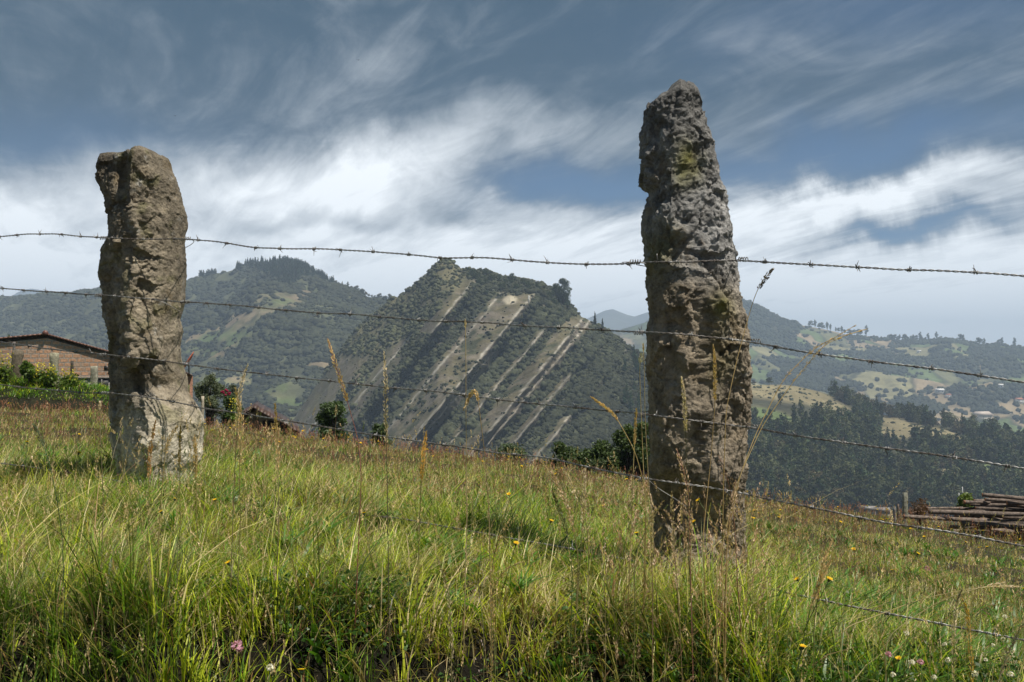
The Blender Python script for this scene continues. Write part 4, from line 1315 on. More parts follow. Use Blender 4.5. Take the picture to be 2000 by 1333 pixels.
def small_house(name, label, Y, x0, x1, ridge_x, row_e, row_r, row_b, wallc, dep=4.5, roofc=C_roof, mat=None, openw=None, ridge_along=False):
    """gabled hut: eaves row, ridge row, base row in photo pixels at distance Y"""
    t = thing(name, label, 'house', P(ridge_x, row_b, Y)); org = np.array(t.location)
    eL, eR, rg = P(x0, row_e[0], Y), P(x1, row_e[1], Y), P(ridge_x, row_r, Y)
    bL, bR = P(x0, row_b, Y), P(x1, row_b, Y)
    bL[0] = eL[0] + .1; bR[0] = eR[0] - .1
    fr = [np.array((bL[0], Y, eL[2])), rg - (0, 0, .04), np.array((bR[0], Y, eR[2])), bR - (0, 0, 1.5), bL - (0, 0, 1.5)]
    ex = dep * np.array((((x0 + ridge_x) / 2 - 1000) / F, 1, 0))
    m = MB(); v = np.array(fr + [q + ex for q in fr]) - org
    m.add(v, [np.array([(0, 2, 1), (0, 3, 2), (0, 4, 3), (5, 6, 7), (5, 7, 8), (5, 8, 9)]), np.array([(2, 3, 8, 7), (0, 5, 9, 4)])], wallc)
    m.build('wall', mat or M_conc, t)
    m = MB()
    for A, B in ((eL, rg), (rg, eR)):
        n = 14
        for k in range(n):
            a = A + (B - A) * (k / n); b = A + (B - A) * ((k + 1) / n)
            j = random.uniform(-.012, .02) * (Y / 30 if Y < 60 else 1)
            th = 0.07
            v = np.array([(a[0], Y - .35 + j, a[2] + j), (b[0], Y - .35 + j, b[2] + j), (b[0] + ex[0], Y + dep + .3, b[2] + j), (a[0] + ex[0], Y + dep + .3, a[2] + j)])
            v = np.vstack([v, v + np.array((0, 0, th))])
            m.add(v - org, np.array([(0, 3, 2, 1), (4, 5, 6, 7), (0, 1, 5, 4), (2, 3, 7, 6), (0, 4, 7, 3), (1, 2, 6, 5)]), np.array(roofc) * random.uniform(.7, 1.2))
    m.build('roof', M_paint, t)
    if openw:
        a, b = P(openw[0], openw[1], Y), P(openw[2], openw[3], Y)
        m = MB(); m.box(np.array((a[0], Y - .02, b[2])) - org, np.array((b[0], Y - .003, a[2])) - org, (.02, .018, .015)); m.build('doorway', M_paint, t)
    return t
# building hidden behind the left stone, only its eaves show, with an orange dish
small_house('outbuilding', 'brick outbuilding mostly hidden by the left stone, ragged eaves sticking out right', 44, 236, 381, 300, (742, 735), 704, 800, (0.35, 0.19, 0.13), 5.0, (0.09, 0.06, 0.05), M_conc)
def dish():
    Y = 43.5
    c = P(365, 706, Y)
    t = thing('satellite_dish', 'orange red satellite dish seen edge on above the eaves right of the left stone', 'satellite dish', P(369, 727, Y)); org = np.array(t.location)
    m = MB(); n = 20; rings = 5; R = 0.5
    ax = Vector((-0.80, -0.25, 0.55)).normalized(); s1_ = ax.orthogonal().normalized(); s2_ = ax.cross(s1_)
    v = [np.array(c - org) - np.array(ax) * 0.09]; f3 = []; f4 = []
    for k in range(1, rings + 1):
        rr_ = R * k / rings
        for j in range(n):
            a = 2 * math.pi * j / n
            v.append(np.array(c - org) + np.array(s1_) * rr_ * math.cos(a) + np.array(s2_) * rr_ * math.sin(a) + np.array(ax) * (-0.09 + 0.09 * (k / rings)**2))
    for j in range(n): f3.append((0, 1 + j, 1 + (j + 1) % n))
    for k in range(rings - 1):
        for j in range(n): f4.append((1 + k * n + j, 1 + (k + 1) * n + j, 1 + (k + 1) * n + (j + 1) % n, 1 + k * n + (j + 1) % n))
    v = np.array(v); nn_ = len(v)
    v2 = v - np.array(ax) * 0.02
    rim = np.array([(1 + (rings - 1) * n + j, 1 + (rings - 1) * n + (j + 1) % n, nn_ + 1 + (rings - 1) * n + (j + 1) % n, nn_ + 1 + (rings - 1) * n + j) for j in range(n)])
    m.add(np.vstack([v, v2]), [np.array(f3), np.array(f3)[:, ::-1] + nn_, np.vstack([f4, np.array(f4)[:, ::-1] + nn_, rim])], (0.50, 0.10, 0.04))
    m.build('dish', M_paint, t, True)
    m = MB(); cc_ = np.array(c - org); m.tube([np.array((0.0, 0, -.1)), np.array((0, 0, .25)), cc_ - np.array(ax) * .08], 0.025, 6, (.04,) * 3); m.build('mast', M_paint, t)
    m = MB(); m.tube([cc_ - np.array(s2_) * R * .9, cc_ + np.array(ax) * .35], 0.012, 5, (.05,) * 3); m.box(cc_ + np.array(ax) * .35 - .03, cc_ + np.array(ax) * .35 + .03, (.05,) * 3); m.build('receiver_arm', M_paint, t)
dish()
small_house('tiled_hut', 'low ruined hut with sagging dark tile roof behind the meadow crest', 30, 462, 590, 500, (822, 846), 798, 862, (0.22, 0.17, 0.12), 4.0, (0.075, 0.045, 0.035), M_conc, (514, 822, 572, 862))

def post(label, px, rt, rb, Y, w, lean=0.0, col=(0.22, 0.20, 0.17), name='fence_post', round_=False, group=None, dep=None):
    a, b = P(px, rb, Y), P(px + lean, rt, Y)
    hw = w / F * Y / 2
    n = 12
    t = np.linspace(0, 1, n)[:, None]
    c = (a - np.array((0, 0, .5))) * (1 - t) + b * t
    m = MB()
    if round_:
        m.tube(c - a, hw * (1 + 0.08 * np.sin(np.arange(n) * 1.7)), 9, col)
    else:
        d_ = dep or hw * .8
        sec = np.array([(-1, -.8), (-.8, -1), (.8, -1), (1, -.8), (1, .8), (.8, 1), (-.8, 1), (-1, .8)])
        k = len(sec)
        ring = c[:, None, :] - a + np.stack([sec[None, :, 0] * hw * (1 + .1 * rng.normal(size=(n, 1))), sec[None, :, 1] * d_ * np.ones((n, 1)), np.zeros((n, k))], -1) + rng.normal(0, hw * .05, (n, k, 3))
        v = np.vstack([ring.reshape(-1, 3), (b - a)[None] + (0, 0, hw * .15)])
        j = np.arange(k); m.add(v, [grid_faces(n, k, True), np.stack([(n - 1) * k + j, (n - 1) * k + (j + 1) % k, np.full(k, n * k)], -1)], col)
    return m.build(name, M_conc if not round_ else M_wood, label=label, cat='post', group=group, loc=a)
post('thick leaning stone post on the bank in front of the brick house, leftmost there', 27, 685, 750, 22, 17, 8, (0.13, 0.11, 0.08))
post('upright mossy concrete post on the bank in the middle of the brick wall', 108, 690, 752, 22, 15, -2, (0.26, 0.25, 0.18))
post('thin dark wooden stake on the bank right of the mossy post', 140, 705, 745, 23, 6, 1, (0.07, 0.06, 0.05), round_=True)
post('short pale concrete post on the bank just left of the left stone', 183, 716, 762, 23, 11, 1, (0.28, 0.27, 0.21))
post('thin grey pole behind the leaning stone post at the left edge', 26, 668, 700, 24, 5, 2, (0.15, 0.14, 0.13), round_=True)
post('mossy post with a rounded top right of the left stone', 367, 752, 815, 24, 7, 0, (0.10, 0.11, 0.05), round_=True)
post('pale weathered post with a flat top in front of the grey shrub', 394, 774, 830, 23, 6, 2, (0.36, 0.32, 0.24), round_=True)
post('square concrete post standing at the meadow edge left of the log pile', 1767, 963, 1012, 15.5, 8.5, 1, (0.24, 0.24, 0.19))
post('thin weathered stake left of the concrete post by the log pile', 1755, 985, 1012, 15.5, 4, -1, (0.14, 0.11, 0.09), round_=True)
post('short grey stake half hidden in flowers far left of the log pile', 1747, 990, 1012, 16, 5, 0, (0.2, 0.19, 0.19), round_=True)

def log(i, x0, r0, x1, r1_, rad, Y, dY):
    a, b = P(x0, r0, Y), P(x1, r1_, Y + dY)
    n = 26; t = np.linspace(0, 1, n)[:, None]
    c = a * (1 - t) + b * t
    L = np.linalg.norm(b - a)
    wob = fbm(np.stack([t[:, 0] * L * 1.2, t[:, 0] * 0 + i * 3.1, t[:, 0] * 0], -1), 2, 400)
    c = c + np.stack([0 * wob, 0.01 * wob, 0.014 * wob], -1)
    r_ = rad * (1 + 0.22 * fbm(np.stack([t[:, 0] * L * 5, t[:, 0] * 0 + i, t[:, 0] * 0], -1), 2, 401)) * (1 - .12 * t[:, 0])
    cc = np.array((0.130, 0.104, 0.088)) * random.uniform(.7, 1.35)
    m = MB(); m.tube(c - a, r_, 12, cc)
    o = m.build('log', M_bark, smooth=True, label=LOGLAB.get(i, 'brown bark log stacked inside the log pile at the right edge'), cat='log', group='logs of the pile', loc=a)
    for (e, d, rr_) in ((c[0] - a, c[0] - c[1], r_[0]), (c[-1] - a, c[-1] - c[-2], r_[-1])):
        d = d / np.linalg.norm(d)
        m = MB(); m.tube([e + d * 0.001, e + d * 0.004], rr_ * 0.93, 12, np.array((0.34, 0.17, 0.09)) * random.uniform(.7, 1.2)); m.build('cut_end', M_wood, o)
LOGLAB = {0: 'topmost log of the pile, reaching up at the right edge', 11: 'longest log of the pile, sticking out furthest to the left', 8: 'thick log above the longest one, its left end beside the red weeds', 4: 'pale log in the upper part of the pile with a long smooth top',
          1: 'thin log directly under the topmost one', 2: 'log third from the top of the pile, ending left of the topmost ones', 3: 'short log stub poking out left under the top logs', 7: 'thin short log lying on the thick log near the red weeds', 10: 'thick log just above the longest one, starting at the middle of the pile',
          13: 'log under the longest one, its left end hidden in grass', 14: 'low log of the pile reaching left into the weeds, second under the longest', 17: 'lowest log of the pile, nearly hidden in weeds'}
LOGS = [(1919, 967, 2110, 982, 4.2), (1924, 975, 2120, 986, 3.6), (1902, 978, 2090, 984, 4.0), (1883, 980, 1932, 981, 4.2), (1896, 986, 2130, 993, 4.5), (1967, 983, 2140, 986, 4.8), (1874, 994, 1960, 990, 3.8), (1811, 995, 1880, 993, 3.5),
        (1814, 1001, 2060, 1007, 6.0), (1951, 994, 2130, 997, 5.0), (1936, 1004, 2150, 1010, 6.2), (1765, 1010, 2080, 1022, 5.4), (1880, 1008, 2090, 1014, 4.8), (1878, 1023, 2120, 1030, 5.2), (1856, 1030, 2040, 1034, 5.0), (1936, 1037, 2130, 1043, 5.6), (1916, 1048, 2110, 1054, 4.6), (1930, 1057, 2130, 1064, 5.0), (1890, 1040, 2020, 1043, 4.2)]
for i, (x0, r0, x1, r1_, rp) in enumerate(LOGS):
    Yl = 14.2 + 0.10 * ((i * 7) % 5) - (0.25 if i in (11, 8, 13) else 0)
    log(i, x0, r0, x1, r1_, rp * .82 / F * Yl, Yl, 0.12 * ((i * 5) % 4 - 1.5))
for k in range(14):      # thinner poles between the rows
    x0 = random.uniform(1800, 1960) + 40 * (k % 3 == 0); r0 = 990 + k * 5.0 + random.uniform(-2, 2)
    if x0 < 1870 and not 995 < r0 < 1015: x0 += 90
    log(20 + k, x0, r0, x0 + random.uniform(130, 320), r0 + random.uniform(2, 9), random.uniform(2.4, 3.6) / F * 14.1, random.uniform(14.0, 14.4), random.uniform(-.3, .3))
for k in range(16):      # deeper rows that fill the stack
    x0 = random.uniform(1890, 1960); r0 = 972 + k * 5.6
    log(40 + k, x0 - (k > 4) * 30, r0 + random.uniform(-1, 1), x0 + 200, r0 + 8 + random.uniform(-1, 2), random.uniform(4.2, 5.6) / F * 14.8, 14.85 + random.uniform(-.1, .1), 0.05)

# far houses
def far_house(px, row, Y, w, h, roofc, wallc, label, ang=0.0):
    p = P(px, row, Y)
    t = thing('farmhouse', label, 'house', p); t.rotation_euler = (0, 0, ang)
    m = MB(); m.box((-w / 2, -w * .35, -2), (w / 2, w * .35, h), wallc); m.build('wall', M_conc, t)
    m = MB(); a = w * .56; b = w * .42
    v = np.array([(-a, -b, h), (a, -b, h), (a, b, h), (-a, b, h), (-a, 0, h + w * .22), (a, 0, h + w * .22)])
    m.add(v, [np.array([(0, 1, 5, 4), (2, 3, 4, 5), (0, 3, 2, 1)]), np.array([(0, 4, 3), (1, 2, 5)])], roofc); m.build('roof', M_paint, t)
    m = MB()
    for k in (-1, 1): m.box((k * w * .22 - .5, -w * .35 - .06, h * .25), (k * w * .22 + .5, -w * .35 - .01, h * .75), (.03, .03, .035))
    m.build('window', M_paint, t)
WH = (.75, .74, .72); RD = (.42, .17, .11)
def onhill(fn, px, row):
    s = np.linspace(0.05, 1, 500); v = fn(np.full(500, float(px)), s); r_ = proj(v)[1]
    ok = np.where(r_ <= row)[0]
    return v[ok[0]] if len(ok) else v[-1]
for (px, row, fn, w, h, rc, wc, lab) in [
    (1886, 971, hillM, 5.0, 2.0, (.55, .58, .62), WH, 'small white roofed shed in the valley above the log pile'), (1893, 899, hillM, 5, 2.4, RD, WH, 'house with a red roof beside a bright green clearing in the wood'),
    (1835, 768, hillR, 14, 5, WH, WH, 'white farmhouse in the middle of the far hill fields'), (1918, 821, hillR, 26, 9, (.5, .42, .36), (.55, .48, .42), 'large pinkish farmhouse low on the far hill'),
    (1990, 786, hillR, 13, 5, RD, WH, 'far farmhouse at the right edge of the far hill'), (1953, 757, hillR, 10, 4, WH, WH, 'tiny white house right of centre on the far hill'), (1852, 776, hillR, 9, 4, RD, WH, 'tiny red roofed house beside the white farmhouse'),
    (1795, 689, hillR, 9, 4, WH, WH, 'tiny white house high on the far hill'), (1958, 852, hillR, 22, 5, (.5, .5, .48), WH, 'long low pale farm building at the foot of the far hill')]:
    p = onhill(fn, px, row)
    far_house(px, row, p[1], w, h, rc, wc, lab, random.uniform(-.4, .4))
for (px, row, lab) in [(1695, 988, 'low white house of the hamlet behind the meadow crest, left one'), (1722, 991, 'low grey house of the hamlet behind the meadow crest, middle one'), (1795, 996, 'low pale house of the hamlet just right of the concrete post')]:
    far_house(px, row + 12, 330, 4.5, 1.0, (.20, .19, .18), (.26, .24, .22), lab, random.uniform(-.3, .3))
def pole(px, rt, rb, Y, label, wpx=1.6):
    a, b = P(px, rb, Y), P(px, rt, Y); h = b[2] - a[2]
    t = thing('utility_pole', label, 'pole', a)
    m = MB(); m.tube([(0, 0, -1), (0, 0, h)], wpx / F * Y / 2, 8, (.5, .5, .48)); m.build('mast', M_conc, t)
    m = MB(); m.box((-h * .09, -.08, h * .93), (h * .09, .08, h * .95), (.3, .3, .3)); m.build('crossarm', M_conc, t)
p = onhill(hillC, 1033, 600); pole(1033, 577, 594, p[1], 'white pole on the top edge of the largest rock slab', 2.0)
pole(1880, 951, 972, 330, 'thin white pole beside the white roofed shed'); pole(1873, 963, 974, 330, 'short dark pole with a crossarm left of the shed')

# two birds high in the sky
def bird(px, row, Y, label):
    m = MB(); v = np.array([(-.55, 0, .12), (-.25, .06, .2), (0, .1, .05), (.25, .06, .2), (.55, 0, .1), (.25, -.12, .17), (0, -.14, 0), (-.25, -.12, .17)])
    v = np.vstack([v, v - (0, 0, .03)])
    f = np.array([(0, 1, 7, 7), (1, 2, 6, 7), (2, 3, 5, 6)]); 
    f3 = np.array([(0, 1, 7), (3, 4, 5)]); f4 = np.array([(1, 2, 6, 7), (2, 3, 5, 6)])
    m.add(v, [f3, f4, f3[:, ::-1] + 8, f4[:, ::-1] + 8], (.02, .02, .02))
    m.tube([(0, -.3, 0), (0, -.15, .03), (0, .12, .03), (0, .3, .02)], [.02, .07, .06, .01], 8, (.02, .02, .02))
    m.build('bird', M_bark, label=label, cat='bird', loc=P(px, row, Y))
bird(342, 227, 300, 'tiny dark bird gliding above the left stone'); bird(700, 118, 260, 'tiny dark bird high in the middle left of the sky')


# ------------------------------------------------------------------ shrubs near the meadow crest
def shrub(name, label, px, rt, rb, Y, wpx, n, leaf, col, seed, cat='shrub', dens_shell=0.3, tall=1.0):
    r = np.random.default_rng(seed)
    a = P(px, rb, Y); h = P(px, rt, Y)[2] - a[2]; w = wpx / F * Y / 2
    t = thing(name, label, cat, a)
    blobs = []
    for k in range(int(16 * tall)):
        an = r.uniform(0, 6.28); e = r.uniform(0.05, 1.0); q = w * r.uniform(.22, .42)
        lim = math.sqrt(max(0.05, 1 - (e * 1.02 - 0.35)**2 / 0.5)) if e > .35 else .9
        rad_ = w * 0.72 * lim * r.uniform(.3, 1)
        blobs.append((rad_ * math.cos(an), rad_ * math.sin(an), h * (0.12 + 0.78 * e), q, q, min(q, h * .2)))
    leaf = leaf * .85
    c = crown_points(n, blobs, r, dens_shell * .4) + r.normal(0, w * .06, (n, 3))
    c[:, 2] = np.minimum(c[:, 2], h * 1.02)
    v, f, cc = leaves(c, leaf, np.array(col) * 1.7, r)
    link('foliage', mesh_np('foliage', v, f, M_leaf, cc), t)
    m = MB()
    for b in blobs:
        m.tube([(0, 0, -.3), (b[0] * .4, b[1] * .4, b[2] * .5), (b[0], b[1], b[2])], [.03 * h, .018 * h, .005 * h], 5, (.07, .06, .05))
    m.build('stem', M_bark, t)
    return t, a, w, h
shrub('shrub', 'loose grey green olive like shrub right of the left stone', 408, 728, 835, 26, 74, 5200, 0.035, (0.065, 0.078, 0.045), 501, dens_shell=.1)
shrub('shrub', 'thin grey shrub behind the rose bush', 452, 742, 835, 27, 44, 2200, 0.032, (0.06, 0.07, 0.045), 502, dens_shell=.1)
t, a, w, h = shrub('rose_bush', 'rose bush with a cluster of dark pink flowers right of the left stone', 450, 768, 845, 23, 56, 3600, 0.034, (0.035, 0.055, 0.02), 503, 'bush')
for (px, row) in [(433, 766), (437, 768), (441, 762), (444, 764), (446, 769), (448, 771), (436, 765), (441, 772), (449, 768)]:
    q = P(px, row, 22.7) - a
    m = MB(); bv, bf = ICO1; m.add(bv * (.03, .03, .025) * rng.uniform(.8, 1.2, (len(bv), 1)) + q, bf, (0.30, 0.015, 0.06)); m.build('rose', M_petal, t)
shrub('shrub', 'rounded dark green shrub in the middle of the meadow crest', 650, 786, 866, 24, 78, 5200, 0.042, (0.045, 0.070, 0.026), 504)
shrub('shrub', 'small dark shrub right of the rounded shrub on the meadow crest', 745, 822, 880, 24, 44, 2600, 0.04, (0.040, 0.060, 0.025), 505)
for k, (px, rt, wd) in enumerate([(1100, 866, 70), (1142, 876, 66), (1185, 862, 80), (1228, 830, 74), (1258, 815, 60)]):
    shrub('shrub', ['leftmost of the dark shrubs left of the right stone, low and rounded', 'low dark shrub second from left in the row left of the right stone', 'broad dark shrub in the middle of the row left of the right stone', 'tall dark shrub leaning towards the right stone', 'tallest dark shrub touching the left edge of the right stone'][k],
          px, rt, 950, 25, wd, 5200, 0.045, (0.042, 0.062, 0.022), 510 + k)
for k, (px, rt, wd, yy_) in enumerate([(1082, 884, 46, 26), (1122, 874, 52, 27), (1160, 890, 50, 24.5), (1206, 868, 54, 27), (1250, 850, 60, 27), (1290, 846, 70, 26), (1058, 894, 40, 26)]):
    shrub('shrub', 'ragged dark shrub filling the thicket left of the right stone', px, rt, 955, yy_, wd, 3600, 0.034, (0.040, 0.056, 0.024), 560 + k, dens_shell=.1)[0].__setitem__('group', 'thicket left of the right stone')
shrub('shrub', 'faint grey shrub between the slab mountain foot and the dark shrubs', 1000, 868, 905, 30, 90, 2500, 0.045, (0.05, 0.07, 0.035), 520)
shrub('leafy_plant', 'broad leaved green plant with yellow tips between the posts on the bank', 54, 702, 752, 21.5, 30, 1300, 0.055, (0.075, 0.12, 0.02), 521, 'plant')
shrub('shrub', 'low green bush behind the left end of the log pile', 1884, 964, 1010, 15.6, 54, 1500, 0.03, (0.09, 0.12, 0.03), 522)
shrub('weed_clump', 'reddish brown dock weeds beside the concrete post by the log pile', 1795, 975, 1012, 15.0, 60, 1500, 0.018, (0.085, 0.050, 0.032), 523, 'weeds')
shrub('tree', 'thin leafed small tree behind the roof of the brick house at the far left', 20, 642, 720, 62, 32, 260, 0.08, (0.05, 0.07, 0.035), 524, 'tree')
def yellow_weeds(label, px0, px1, rt, rb, Y, n, seed):
    r = np.random.default_rng(seed)
    a = P((px0 + px1) / 2, rb, Y)
    t = thing('mustard_plant', label, 'plant', a)
    ms, mf = MB(), []
    for k in range(n):
        x = r.uniform(px0, px1); q = P(x, rb, Y) - a; top = P(x + r.uniform(-4, 4), rt + r.uniform(0, (rb - rt) * .6), Y + r.uniform(-.2, .2)) - a
        ms.tube([q - (0, 0, .2), (q + top) / 2 + (.01, 0, 0), top], [.006, .005, .003], 4, (.10, .15, .03))
        for j in range(5): mf.append(top + r.normal(0, .04, 3) * (1, 1, 1.5))
    v, f, c = leaves(np.array([(b.reshape(-1, 3)[0]) for b in ms.v for _ in range(16)]) * 0 + np.repeat(np.array([b.mean(0) for b in ms.v]), 16, 0) + r.normal(0, .07, (len(ms.v) * 16, 3)), .04, np.array((.09, .14, .02)), r)
    ms.build('stem', M_leaf, t)
    link('foliage', mesh_np('foliage', v, f, M_leaf, c), t)
    v, f, c = leaves(np.array(mf), .019, np.array((.62, .52, .05)), r, aspect=.9)
    link('flowers', mesh_np('flowers', v, f, M_petal, c), t, kind='stuff')
yellow_weeds('tall clump of yellow mustard flowers at the left edge on the bank', -40, 24, 690, 740, 21.5, 46, 61)
yellow_weeds('yellow mustard flowers between the leafy plant and the mossy post on the bank', 68, 104, 712, 742, 21.7, 34, 62)
yellow_weeds('thin yellow flowers right of the mossy post on the bank', 118, 150, 725, 748, 21.7, 14, 63)
yellow_weeds('tall yellow green spike of weeds right of the rose bush', 450, 460, 775, 830, 22, 9, 64)


# ------------------------------------------------------------------ the grassy bank in front of the brick house
def bank():
    nx, nu = 160, 40
    px = np.linspace(-500, 228, nx); u = np.linspace(0, 1, nu)
    A, U = np.meshgrid(px, u, indexing='ij')
    top = np.interp(A, [-500, 0, 60, 130, 190, 228], [735, 738, 744, 748, 756, 775])
    zt = (HZ - top) / F * 22.0
    g = ground((A - 1000) / F * 21, np.full_like(A, 21), False) - CAM_Z
    prof = np.clip(np.sin(np.clip(U * 1.0, 0, 1) * np.pi), 0, 1)**0.45
    Y = 20.9 + 2.9 * U
    Z = g - 0.12 + (zt - g + .1) * prof
    X = (A - 1000) / F * Y
    v = np.stack([X, Y, Z + CAM_Z], -1).reshape(-1, 3)
    v[:, 2] += 0.05 * fbm(v * 1.8, 3, 5)
    link('bank', mesh_np('bank', v, grid_faces(nx, nu), M_soil, np.broadcast_to((0.02, 0.02, 0.01), v.shape), True), kind='structure')  # near-black colour stands in for shade on the bank's front face
    return v.reshape(nx, nu, 3)
BANK = bank()


# ------------------------------------------------------------------ grass
def blades(pos, h, w, az, bend, tipdrop, col, tipcol, lv=(0, .4, .75, 1.0)):
    """curved tapering blades; returns verts, faces, colours"""
    n = len(pos); L = len(lv)
    d = np.stack([np.cos(az), np.sin(az), np.zeros(n)], -1)
    sx = np.stack([-np.sin(az + 0.6), np.cos(az + 0.6), np.zeros(n)], -1)
    V, C = [], []
    for t in lv:
        c = pos + d * (bend * h * t**1.8)[:, None]
        c[:, 2] += h * (t - tipdrop * t**2.6)
        ww = (w * (1 - 0.15 * t) * (1 - t**3) / 2)[:, None]
        cc = col * (1 - t) + tipcol * t
        if t < 1.0:
            V += [c - sx * ww, c + sx * ww]; C += [cc, cc]
        else:
            V.append(c); C.append(cc)
    k = len(V)
    V = np.stack(V, 1).reshape(-1, 3); C = np.stack(C, 1).reshape(-1, 3)
    b = np.arange(n)[:, None] * k
    fq = [b + np.array([[2 * i, 2 * i + 1, 2 * i + 3, 2 * i + 2]]) for i in range(L - 2)]
    ft = b + np.array([[2 * (L - 2), 2 * (L - 2) + 1, k - 1]])
    return V, np.vstack(fq), ft, C

G1 = np.array((0.125, 0.265, 0.018)); G2 = np.array((0.44, 0.50, 0.03)); ST = np.array((0.58, 0.47, 0.26)); BR = np.array((0.26, 0.13, 0.07)); DK = np.array((0.050, 0.095, 0.02))
def pick_col(r, n, pw, X, Y):
    """pw: weights green, yellow green, straw, brown, dark"""
    pal = np.stack([G1, G2, ST, BR, DK])
    pn = fbm(np.stack([X * 1.1, Y * 1.1, X * 0], -1), 3, 300)
    pm = fbm(np.stack([X * 4.5, Y * 4.5, X * 0], -1), 2, 301)
    w = np.tile(np.array(pw, float), (n, 1)); w[:, 4] *= np.clip(1 + 2.5 * pm, .1, 4); w[:, 1] *= np.clip(1 - 2.0 * pm, .2, 3)
    w[:, 0] *= np.clip(1 + 1.2 * pn, .2, 3); w[:, 2] *= np.clip(1 - 1.6 * pn, .2, 3); w[:, 3] *= np.clip(1 - 2.2 * pn, .1, 3.5)
    w /= w.sum(1)[:, None]
    cdf = np.cumsum(w, 1); u = r.uniform(size=(n, 1))
    i = (u > cdf[:, :4]).sum(1)
    return pal[i] * r.uniform(.55, 1.4, (n, 1)), i

def in_stone(X, Y):
    return (((X - S_L.location.x) / 0.22)**2 + ((Y - S_L.location.y) / 0.17)**2 < 1) | (((X - S_R.location.x) / 0.19)**2 + ((Y - S_R.location.y) / 0.16)**2 < 1)

def grass_zone(n, y0, y1, pxr, hr, wr, pw, seed, lv=(0, .4, .75, 1.0), bendr=(.1, .9), clump=0.0, near_bank=False, tipmix=.25, drop=(.0, .35)):
    r = np.random.default_rng(seed)
    Y = np.exp(r.uniform(math.log(y0), math.log(y1), n)); px = r.uniform(pxr[0], pxr[1], n)
    X = (px - 1000) / F * Y
    if clump:
        cx = np.floor(X / clump) + _h(np.floor(X / clump).astype(int), np.floor(Y / clump).astype(int), np.zeros(n, int), seed)
        cy = np.floor(Y / clump) + _h(np.floor(X / clump).astype(int), np.floor(Y / clump).astype(int), np.ones(n, int), seed)
        X = X * .55 + cx * clump * .45; Y = Y * .55 + cy * clump * .45
    k = ~in_stone(X, Y)
    if near_bank:
        pn = fbm(np.stack([X * 2.3, Y * 2.3, X * 0], -1), 3, 370)
        pxx = 1000 + F * X / Y
        k &= (r.uniform(size=len(X)) < 0.42 + 1.1 * pn + 0.5 * sstep(1100, 1700, pxx) + sstep(2.85, 3.05, Y))
    X, Y = X[k], Y[k]; n = len(X)
    Z = ground(X, Y)
    hn = 1 + 0.55 * fbm(np.stack([X * 6, Y * 6, X * 0], -1), 2, 312) + 0.75 * fbm(np.stack([X * 1.6, Y * 1.6, X * 0], -1), 3, 310)
    h = r.uniform(hr[0], hr[1], n) * hn * r.uniform(.6, 1.1, n)
    h = h * (1 - 0.38 * sstep(1350, 1650, 1000 + F * X / Y) * sstep(2.4, 2.8, Y))
    w = np.maximum(r.uniform(wr[0], wr[1], n) * np.where(r.uniform(size=n) < .08, 1.9, 1), Y * 0.00042)
    col, i = pick_col(r, n, pw, X, Y)
    tm = r.uniform(0, tipmix * 2, (n, 1))
    tip = col * (1 - tm) + np.where(r.uniform(size=(n, 1)) < .6, G2 * 1.1, ST) * tm
    cl = fbm(np.stack([X * 5, Y * 5, X * 0], -1), 2, 380) * 9.0
    az = np.where(r.uniform(size=n) < .55, cl + r.normal(0, .5, n), r.uniform(0, 2 * np.pi, n))
    bend = r.uniform(bendr[0], bendr[1], n); drop_ = r.uniform(drop[0], drop[1], n)
    return blades(np.stack([X, Y, Z - .01], -1), h, w, az, bend, drop_, col, tip, lv)

def join(parts):
    V, Q, T_, C, o = [], [], [], [], 0
    for v, q, t, c in parts:
        V.append(v); Q.append(q + o); T_.append(t + o); C.append(c); o += len(v)
    return np.vstack(V), [np.vstack(Q), np.vstack(T_)], np.vstack(C)

L3 = (0, .55, 1.0)
mead = [
    grass_zone(70000, 9, 24, (-420, 2420), (.06, .14), (.002, .004), (2.6, 1.0, 2.4, 1.9, 1.5), 701, L3, (.3, 1.3)),
    grass_zone(75000, 5.2, 9.5, (-420, 2420), (.06, .14), (.002, .004), (3.2, 1.3, 2.0, .8, 1.8), 702, L3, (.3, 1.4), 0.10),
    grass_zone(105000, 3.0, 5.6, (-420, 2420), (.07, .17), (.0018, .0038), (3.0, 1.9, 2.0, .5, 2.0), 703, (0, .4, .75, 1), (.3, 1.5), 0.07),
    grass_zone(17000, 2.7, 5.0, (-300, 2300), (.10, .21), (.002, .0045), (2.6, 3.4, 1.6, .4, 1.6), 704, (0, .35, .7, 1), (.2, .9), 0.12, drop=(.0, .5)),
]
mead.append(grass_zone(60000, 2.9, 9, (-420, 2420), (.03, .07), (.0018, .0035), (1.2, .6, 4, 2.2, 1.2), 705, L3, (1.2, 3.2)))
V, Fc, Cc = join(mead)
link('meadow_grass', mesh_np('meadow_grass', V, Fc, M_grass, Cc), kind='stuff', label='sunlit green and straw coloured meadow grass', cat='grass')
bankg = [
    grass_zone(44000, 1.9, 3.3, (-420, 2420), (.06, .17), (.0025, .005), (2.0, 1.7, 1.2, .9, 3.6), 711, (0, .35, .7, 1), (.2, 1.2), 0.06, True, drop=(0, .5)),
    grass_zone(10500, 1.9, 3.0, (-420, 2420), (.18, .34), (.003, .0055), (2.4, 2.6, 1.4, .6, 1.8), 712, (0, .3, .6, .85, 1), (.15, .7), 0.09, True, drop=(0, .4)),
    grass_zone(4200, 2.0, 4.5, (-420, 2420), (.18, .38), (.0016, .003), (.4, .8, 4, 1.5, 0), 713, (0, .3, .6, .85, 1), (.3, 1.4), 0, drop=(.1, .9)),
]
V, Fc, Cc = join(bankg)
link('bank_grass', mesh_np('bank_grass', V, Fc, M_grass, Cc), kind='stuff', label='long tangled grass on the dark bank in the foreground', cat='grass')

